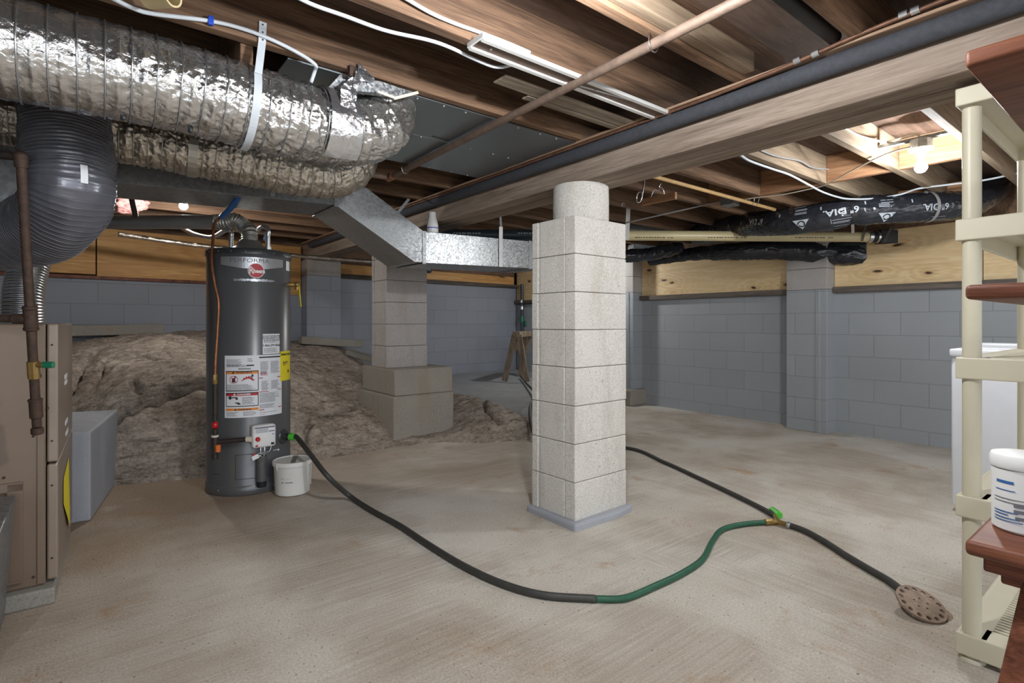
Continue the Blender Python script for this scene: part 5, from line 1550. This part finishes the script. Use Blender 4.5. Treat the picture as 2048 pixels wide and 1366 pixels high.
# ================================================================ beige plastic shelf
SXN, SYN = 2.145, .42
t = thing('plastic_shelf', 'beige plastic shelving unit with round posts at the right edge', 'shelf', (2.58, .2, 0))
posts = [(SXN, SYN), (SXN + .86, SYN), (SXN, SYN - .40), (SXN + .86, SYN - .40)]
TZ = [.052, .475, .90, 1.325, 1.735]
for (x, y) in posts:
    mb = MB(); mb.cyl((x, y, .012), (x, y, 1.70), .0238, .0238, 28); mb.lathe([(0, 0), (.034, 0), (.034, .006), (.030, .012), (0, .012)], (x, y, 0), (0, 0, 1), 28); mb.build('post', BEIGE, t, angle=40)
for k, z in enumerate(TZ):
    x0, x1, y0, y1 = SXN - .034, SXN + .894, SYN - .434, SYN + .034
    mb = MB()
    h = .066 if k < 4 else .055
    mb.box((x0, y0, z - h / 2), (x0 + .012, y1, z + h / 2), .004); mb.box((x1 - .012, y0, z - h / 2), (x1, y1, z + h / 2), .004)
    mb.box((x0 + .006, y0 + .001, z - h / 2 + .001), (x1 - .006, y0 + .012, z + h / 2 - .001), .003); mb.box((x0 + .006, y1 - .012, z - h / 2 + .001), (x1 - .006, y1 - .001, z + h / 2 - .001), .003)
    mb.box((x0 + .01, y1 - .072, z + h / 2 - .008), (x1 - .01, y1 - .01, z + h / 2 - .002)); mb.box((x0 + .01, y0 + .01, z + h / 2 - .008), (x1 - .01, y0 + .072, z + h / 2 - .002))
    mb.box((x0 + .01, y0 + .06, z + h / 2 - .008), (x0 + .09, y1 - .06, z + h / 2 - .002)); mb.box((x1 - .09, y0 + .06, z + h / 2 - .008), (x1 - .01, y1 - .06, z + h / 2 - .002))
    x = x0 + .10
    while x < x1 - .09:
        mb.box((x, y0 + .07, z + h / 2 - .012), (x + .011, y1 - .07, z + h / 2 - .002)); x += .021
    mb.build('shelf_tray', BEIGE, t)
o = MB().box((SXN + .05, SYN - .26, .502), (SXN + .42, SYN - .16, .521), .002).build('wood_board', DOWEL, loc=(SXN + .2, SYN - .2, .502)); setp(o, 'short pale board lying on a tray of the beige shelf', 'board')

# ================================================================ red-brown wooden shelf close to the lens
WX, WY = 1.204, .246
t = thing('wooden_shelf', 'red brown wooden shelf boards close at the right edge of the view', 'shelf', (1.5, -.1, 0))
for k, (z, th, nm) in enumerate(((.660, .026, 'lower_board'), (1.080, .026, 'middle_board'), (1.485, .030, 'upper_board'))):
    mb = MB(); zt = z if k == 0 else z + th
    mb.box((WX, WY - .75, zt - th), (WX + .62, WY, zt), .008, seg=3); bo = mb.build(nm, SHELFWOOD, t, angle=40)
    if k == 0:
        mb = MB(); mb.box((WX + .026, WY - .75, .605), (WX + .60, WY - .02, .634), .004); mb.box((WX + .045, WY - .75, .585), (WX + .58, WY - .04, .606), .004); mb.build('cove_moulding', SHELFWOOD, bo)
mb = MB(); mb.beam(at(2106, 1150, d=.90), at(1912, 1961, d=.86), .05, .05, .004); mb.build('leg', SHELFWOOD, t)
mb = MB(); mb.box((WX + .5, WY - .16, 0), (WX + .55, WY - .06, .586), .004); mb.build('leg', SHELFWOOD, t)
mb = MB(); mb.box((WX + .56, WY - .75, .655), (WX + .60, WY - .70, 1.50), .004); mb.box((WX + .02, WY - .745, .655), (WX + .06, WY - .70, 1.50), .004); mb.build('upright', SHELFWOOD, t)
cc = at(2046, 1040, d=.985); cc.z = .661
t = thing('canister', 'white round plastic canister with printed label on the lower wooden shelf board', 'canister', tuple(cc))
mb = MB(); mb.lathe([(0, 0), (.040, 0), (.0435, .004), (.044, .112), (.042, .114), (0, .114)], cc, (0, 0, 1), 48); cb_ = mb.build('canister_body', WHITE, t, angle=40)
mb = MB(); mb.lathe([(.0455, .114), (.0465, .116), (.0465, .133), (.044, .138), (.036, .140), (0, .139)], cc, (0, 0, 1), 48); mb.build('canister_lid', WHITE, t, angle=40)
N3 = Vector((-cc.x, -cc.y, 0)).normalized(); R3 = Vector((-N3.y, N3.x, 0))
def cs(a, z): ph = a / .044; return cc + (N3 * cos(ph) + R3 * sin(ph)) * .0446 + Vector((0, 0, z))
mb = MB(); mbk = MB()
for z, a0, a1, hgt, m_ in ((.088, -.04, -.012, .005, mb), (.075, -.042, -.01, .0016, mb), (.060, -.045, .02, .0016, mbk), (.054, -.045, .02, .0016, mbk), (.036, -.045, -.006, .0018, mb), (.031, -.045, -.02, .0018, mb), (.025, -.045, -.004, .0018, mb), (.020, -.045, .0, .0016, mb), (.048, -.012, .03, .006, mbk), (.038, -.012, .03, .006, mbk), (.026, -.010, .03, .006, mbk)):
    n_ = 8
    V = []; 
    for i in range(n_ + 1):
        a = a0 + (a1 - a0) * i / n_; V += [cs(a, z), cs(a, z + hgt)]
    m_.raw(V, [(2 * i, 2 * i + 2, 2 * i + 3, 2 * i + 1) for i in range(n_)])
mb.build('blue_print', BLUE, cb_); mbk.build('black_print', INKGREY, cb_)

# ================================================================ lamps
def lamp_bulb(name, label, p, base_up, r=.03, power=40, parts=None, col=(1, .95, .88), bulb_mat=None):
    t = thing(name, label, 'lamp', tuple(p))
    mb = MB(); mb.lathe([(0, -r), (r * .6, -r * .8), (r * .95, -r * .3), (r, 0), (r * .85, r * .55), (r * .5, r * 1.2), (r * .42, r * 1.7), (0, r * 1.7)], p, (0, 0, 1), 20)
    mb.build('bulb', BULB, t, smooth=True)
    if parts: parts(t)
    L = bpy.data.lights.new(name + '_light', 'POINT'); L.energy = power; L.color = col; L.shadow_soft_size = r * 1.25
    lo = bpy.data.objects.new(name + '_light', L); COL.objects.link(lo); lo.location = p
    return t
bR = at(1842, 335, Y=.90)
def fixture(t):
    p = bR
    mb = MB(); mb.lathe([(.0, .062), (.022, .062), (.024, .085), (.052, .092), (.058, .097), (.058, .102), (0, .104)], p, (0, 0, 1), 32); mb.build('lamp_holder', WHITE, t, angle=40)
    mb = MB(); mb.lathe([(0, .103), (.052, .103), (.052, .148), (0, .148)], p, (0, 0, 1), 8); mb.build('octagon_box', GALV_DULL, t)
    mb = MB(); mb.box((p.x - .018, .735, p.z + .149), (p.x + .018, 1.094, p.z + .156), .001); mb.box((p.x - .018, .735, p.z + .149), (p.x - .014, 1.094, p.z + .165), .001); mb.build('bar_hanger', GALV_DULL, t)
lamp_bulb('lamp', 'lit bulb in a round holder on a metal bar between the right joists', bR, True, .03, 46, fixture, (.95, .98, 1))
bL = at(367, 412, Y=4.62)
def sock(t):
    mb = MB(); mb.cyl(bL + Vector((0, 0, .04)), bL + Vector((0, 0, .09)), .022, .024, 20, .003); mb.cyl(bL + Vector((0, 0, .09)), bL + Vector((0, 0, .105)), .05, .05, 24, .003); mb.beam(bL + Vector((0, -.16, .112)), bL + Vector((0, .215, .112)), .04, .012, .001); mb.build('lamp_holder', INK, t)
lamp_bulb('lamp', 'lit bulb behind the vent pipe on the left, near the pink insulation', bL, True, .03, 30, sock, (1, .97, .92))
bN = Vector((.95, .86, 1.858))
def sock2(t):
    mb = MB(); mb.cyl(bN + Vector((0, 0, .04)), bN + Vector((0, 0, .10)), .022, .024, 20, .003); mb.cyl(bN + Vector((0, 0, .10)), bN + Vector((0, 0, .2865)), .05, .05, 24, .003); mb.build('lamp_holder', WHITE, t)
lamp_bulb('lamp', 'lit bulb between the joists just above the top of the view', bN, True, .03, 66, sock2, (.94, .97, 1))
bFillRear = Vector((-.35, -.95, 1.86))  # extra unseen bulb, added to brighten the room from behind the camera
def sock3(t):
    mb = MB(); mb.cyl(bFillRear + Vector((0, 0, .04)), bFillRear + Vector((0, 0, .285)), .03, .03, 20, .003); mb.build('lamp_holder', WHITE, t)
lamp_bulb('lamp', 'added fill bulb behind the camera, out of view', bFillRear, True, .03, 30, sock3, (.94, .97, 1))

bFillFar = Vector((5.0, 4.95, 1.86))  # invented bulb out of sight behind the pier, added to lift the far corner
def sock4(t):
    mb = MB(); mb.cyl(bFillFar + Vector((0, 0, .04)), bFillFar + Vector((0, 0, .10)), .022, .024, 20, .003); mb.cyl(bFillFar + Vector((0, 0, .10)), bFillFar + Vector((0, 0, .284)), .05, .05, 24, .003); mb.build('lamp_holder', WHITE, t)
lamp_bulb('lamp', 'added fill bulb hidden behind the middle pier towards the far corner', bFillFar, True, .03, 34, sock4, (.95, .98, 1))

# ================================================================ cables, rods and small hanging things
def cable(name, label, pts, r, mat, flat=False, cat='cable'):
    o = MB().tube(pts, r, 8, max(.008, r * 1.6)).build(name, mat, loc=tuple(pts[len(pts) // 2]), smooth=True)
    return setp(o, label, cat)
Z = lambda x, y, z=1.952: at(x, y, Z=z)
cable('cable', 'white cable sagging under the joists from the upper left to the broken lath', [Z(560, -25), Z(620, 7), Z(690, 32), Z(771, 61), Z(856, 80), Z(900, 95), Z(942, 115, 1.95), Z(983, 132, 1.948), Z(1006, 134, 1.95), Z(1027, 130), Z(1056, 138), Z(1080, 148, 1.95), Z(1106, 162, 1.947), Z(1135, 165, 1.946), Z(1180, 176, 1.947), Z(1240, 193, 1.948), Z(1300, 210, 1.95)], .006, CABLE)
Yc = lambda x, y, Yv=1.893: at(x, y, Y=Yv)
o = cable('cable', 'white cable stapled along the joist above the foil duct with a blue clip', [Yc(215, -8), Yc(270, 18), Yc(310, 28), Yc(420, 42), Yc(480, 56), Yc(540, 78), Yc(600, 108), Yc(630, 129), Yc(630, 140, 1.93), Yc(622, 165, 1.95)], .0065, CABLE)
oc = MB().box(tuple(Yc(421, 42) + Vector((-.008, -.009, -.013))), tuple(Yc(421, 42) + Vector((.008, .006, .013))), .002).build('blue_clip', BLUECLIP, o)
o = cable('cable', 'pale pair of cables running above the white metal channel', [at(800, -10, Y=1.44), at(860, 25, Y=1.445), at(910, 47, Y=1.45), at(960, 65, Y=1.45), at(1005, 82, Y=1.45), at(1060, 105, Y=1.452)], .006, CABLE)
cable('cable', 'blue white cable from the main beam draped over the black duct to the right', [at(1478, 308, d=2.72), at(1500, 322, d=2.85), at(1545, 338, d=3.05), at(1580, 350, d=3.2), at(1620, 371, d=3.4), at(1645, 384, d=3.6), at(1675, 394, d=3.72), at(1700, 398, d=3.78), at(1750, 397, d=3.80), at(1800, 389, d=3.78), at(1838, 377, d=3.7), at(1900, 369, d=3.6), at(1970, 360, d=3.5), at(2050, 343, d=3.4)], .0065, CABLE)
cable('cable', 'cream cable hanging from the junction box up to the bulb holder', [at(1482, 404, d=4.0), at(1500, 397, d=3.95), at(1560, 390, d=3.8), at(1610, 380, d=3.65), at(1652, 369, d=3.5), at(1700, 343, d=3.25), at(1760, 313, d=2.95), at(1800, 299, d=2.86), at(1822, 294, d=2.80)], .0042, CABLE_TAN)
cable('cable', 'thick white cable stapled to a whitewashed joist at the bulb holder', [at(1682, 252, Y=1.09), at(1720, 272, Y=1.088), at(1770, 284, Y=1.06), at(1795, 278, Y=1.0), at(1825, 268, Y=.95), at(1840, 272, Y=.92)], .0065, CABLE_TAN)
cable('cable', 'grey cable pair looping along the pale lit joist right of the beam', [at(1520, 300, Y=1.49), at(1545, 310, Y=1.488), at(1570, 316, Y=1.488), at(1600, 322, Y=1.485), at(1625, 335, Y=1.488), at(1662, 339, Y=1.49)], .006, CABLE_GREY)
cable('cable', 'dim grey cable behind the hooks running to the junction box', [at(1250, 446, d=4.4), at(1330, 428, d=4.25), at(1400, 412, d=4.15), at(1442, 403, d=4.05)], .006, CABLE_GREY)
jb = at(1461, 404, d=4.02)
t = thing('junction_box', 'small square steel junction box under the dark joists', 'junction box', tuple(jb))
mb = MB(); mb.box((jb.x - .06, jb.y - .045, jb.z - .03), (jb.x + .05, jb.y + .05, jb.z + .032), .004); mb.build('box_body', GALV_DULL, t)
mb = MB(); mb.box((jb.x - .05, jb.y - .049, jb.z - .026), (jb.x + .04, jb.y - .0455, jb.z + .026), .001); mb.build('box_cover', GALV, t)
a, q = Vector((2.62, 2.02, 1.925)), Vector((4.22, 2.02, 1.922))
t = thing('dowel_rod', 'tan wooden dowel rod hung under the joists right of the beam', 'rod', tuple(a.lerp(q, .5)))
mb = MB(); mb.cyl(a, q, .0125, .0125, 16); mb.build('rod', DOWEL, t, angle=40)
mb = MB()
for x in (3.86, 3.92): mb.tube([(x, 1.985, 1.99), (x, 2.0, 1.93), (x + .005, 2.02, 1.909), (x + .01, 2.036, 1.93), (x, 2.03, 1.98)], .002, 6, .008)
mb.build('rod_wire', CHROME, t, smooth=True)
# hooks and hanger
h0 = at(1287, 360, d=3.3)
def P_(x, y, d): return at(x, y, d=d)
o = MB().tube([P_(1289, 358, 3.3), P_(1287, 375, 3.3), P_(1284, 392, 3.3), P_(1281, 402, 3.3), P_(1276, 405, 3.3), P_(1273, 396, 3.3), P_(1277, 385, 3.29), P_(1283, 384, 3.28), P_(1285, 391, 3.28)], .0045, 8, .006).build('snap_hook', CHROME, loc=tuple(h0), smooth=True); setp(o, 'shiny snap hook hanging under the beam right of the pier cap', 'hook')
o = MB().tube([P_(1320, 357, 3.4), P_(1323, 364, 3.4), P_(1318, 374, 3.4), P_(1317, 381, 3.4), P_(1309, 379, 3.4), P_(1304, 388, 3.4), P_(1302, 394, 3.4)], .003, 8, .006).build('wire_hanger', CHROME, loc=tuple(P_(1318, 374, 3.4)), smooth=True); setp(o, 'bent wire hanger dangling beside the snap hook', 'hook')
o = MB().tube([P_(1317, 381, 3.4), P_(1322, 374, 3.39), P_(1326, 379, 3.39), P_(1329, 390, 3.4)], .003, 8, .006).build('wire_hanger', CHROME, loc=tuple(P_(1322, 374, 3.39)), smooth=True); setp(o, 'small wire loop right of the bent wire hanger', 'hook')
o = MB().beam(P_(1284, 405, 3.55), P_(1352, 391, 3.35), .022, .045, .003).build('wood_cleat', BLOCKING, loc=tuple(P_(1320, 398, 3.45))); setp(o, 'short reddish wooden cleat under the joists behind the hooks', 'board')
o = MB().tube([P_(1246, 412, 3.6), P_(1243, 409, 3.6), P_(1247, 405, 3.6), P_(1249, 409, 3.6)], .003, 6, .006).build('cup_hook', CHROME, loc=tuple(P_(1246, 410, 3.6)), smooth=True); setp(o, 'tiny cup hook close to the pier cap', 'hook')
# small tube stub up at the left
a = at(277, 2, Y=1.86)
o = MB().lathe([(.026, 0), (.026, .10), (.021, .10), (.021, 0), (.026, 0)], a + Vector((.02, -.03, .0)), Vector((.5, -.8, -.15)), 24).build('tube_stub', CARDTAN, loc=tuple(a), angle=40); setp(o, 'cut end of a tan tube at the top left joist', 'tube')
# brown box at the right, behind the post
o = MB().box((4.9, .98, 1.86), (5.0, 1.40, 2.05), .005).build('wood_block', BLOCKING, loc=(4.95, 1.2, 1.86)); setp(o, 'brown wooden block behind the black duct right of the bulb', 'block')
o = MB().beam(at(1822, 452, d=5.2), at(1852, 452, d=5.15), .12, .07, .004).build('metal_box', GALV_DULL, loc=tuple(at(1835, 452, d=5.2))); setp(o, 'grey sheet metal box under the black duct above the plywood', 'box')
cable('cable', 'black cable loop poking out under the black duct above the plywood', [at(1872, 440, d=5.0), at(1880, 452, d=5.0), at(1893, 458, d=5.0), at(1888, 450, d=5.0), at(1878, 440, d=5.0)], .008, CABLE_GREY)

# ================================================================ world, camera
w = bpy.data.worlds.new('house'); SC.world = w; w.use_nodes = True
bg = w.node_tree.nodes['Background']; bg.inputs['Color'].default_value = (.86, .92, 1.0, 1); bg.inputs['Strength'].default_value = 1.0
cam = bpy.data.cameras.new('camera'); co = bpy.data.objects.new('camera', cam); COL.objects.link(co)
co.location = (0, 0, CAM_H); co.rotation_euler = (pi / 2, 0, -YAW)
cam.sensor_width = 36; cam.lens = 36 * FPX / 2048; cam.shift_y = -38 / 2048; cam.clip_start = .05
SC.camera = co
vs = SC.view_settings
SC.display_settings.display_device = 'sRGB'
vs.view_transform = 'Standard'; vs.look = 'None'; vs.gamma = 1; vs.use_curve_mapping = False
vs.exposure = 1.45
SC.cycles.max_bounces = 8
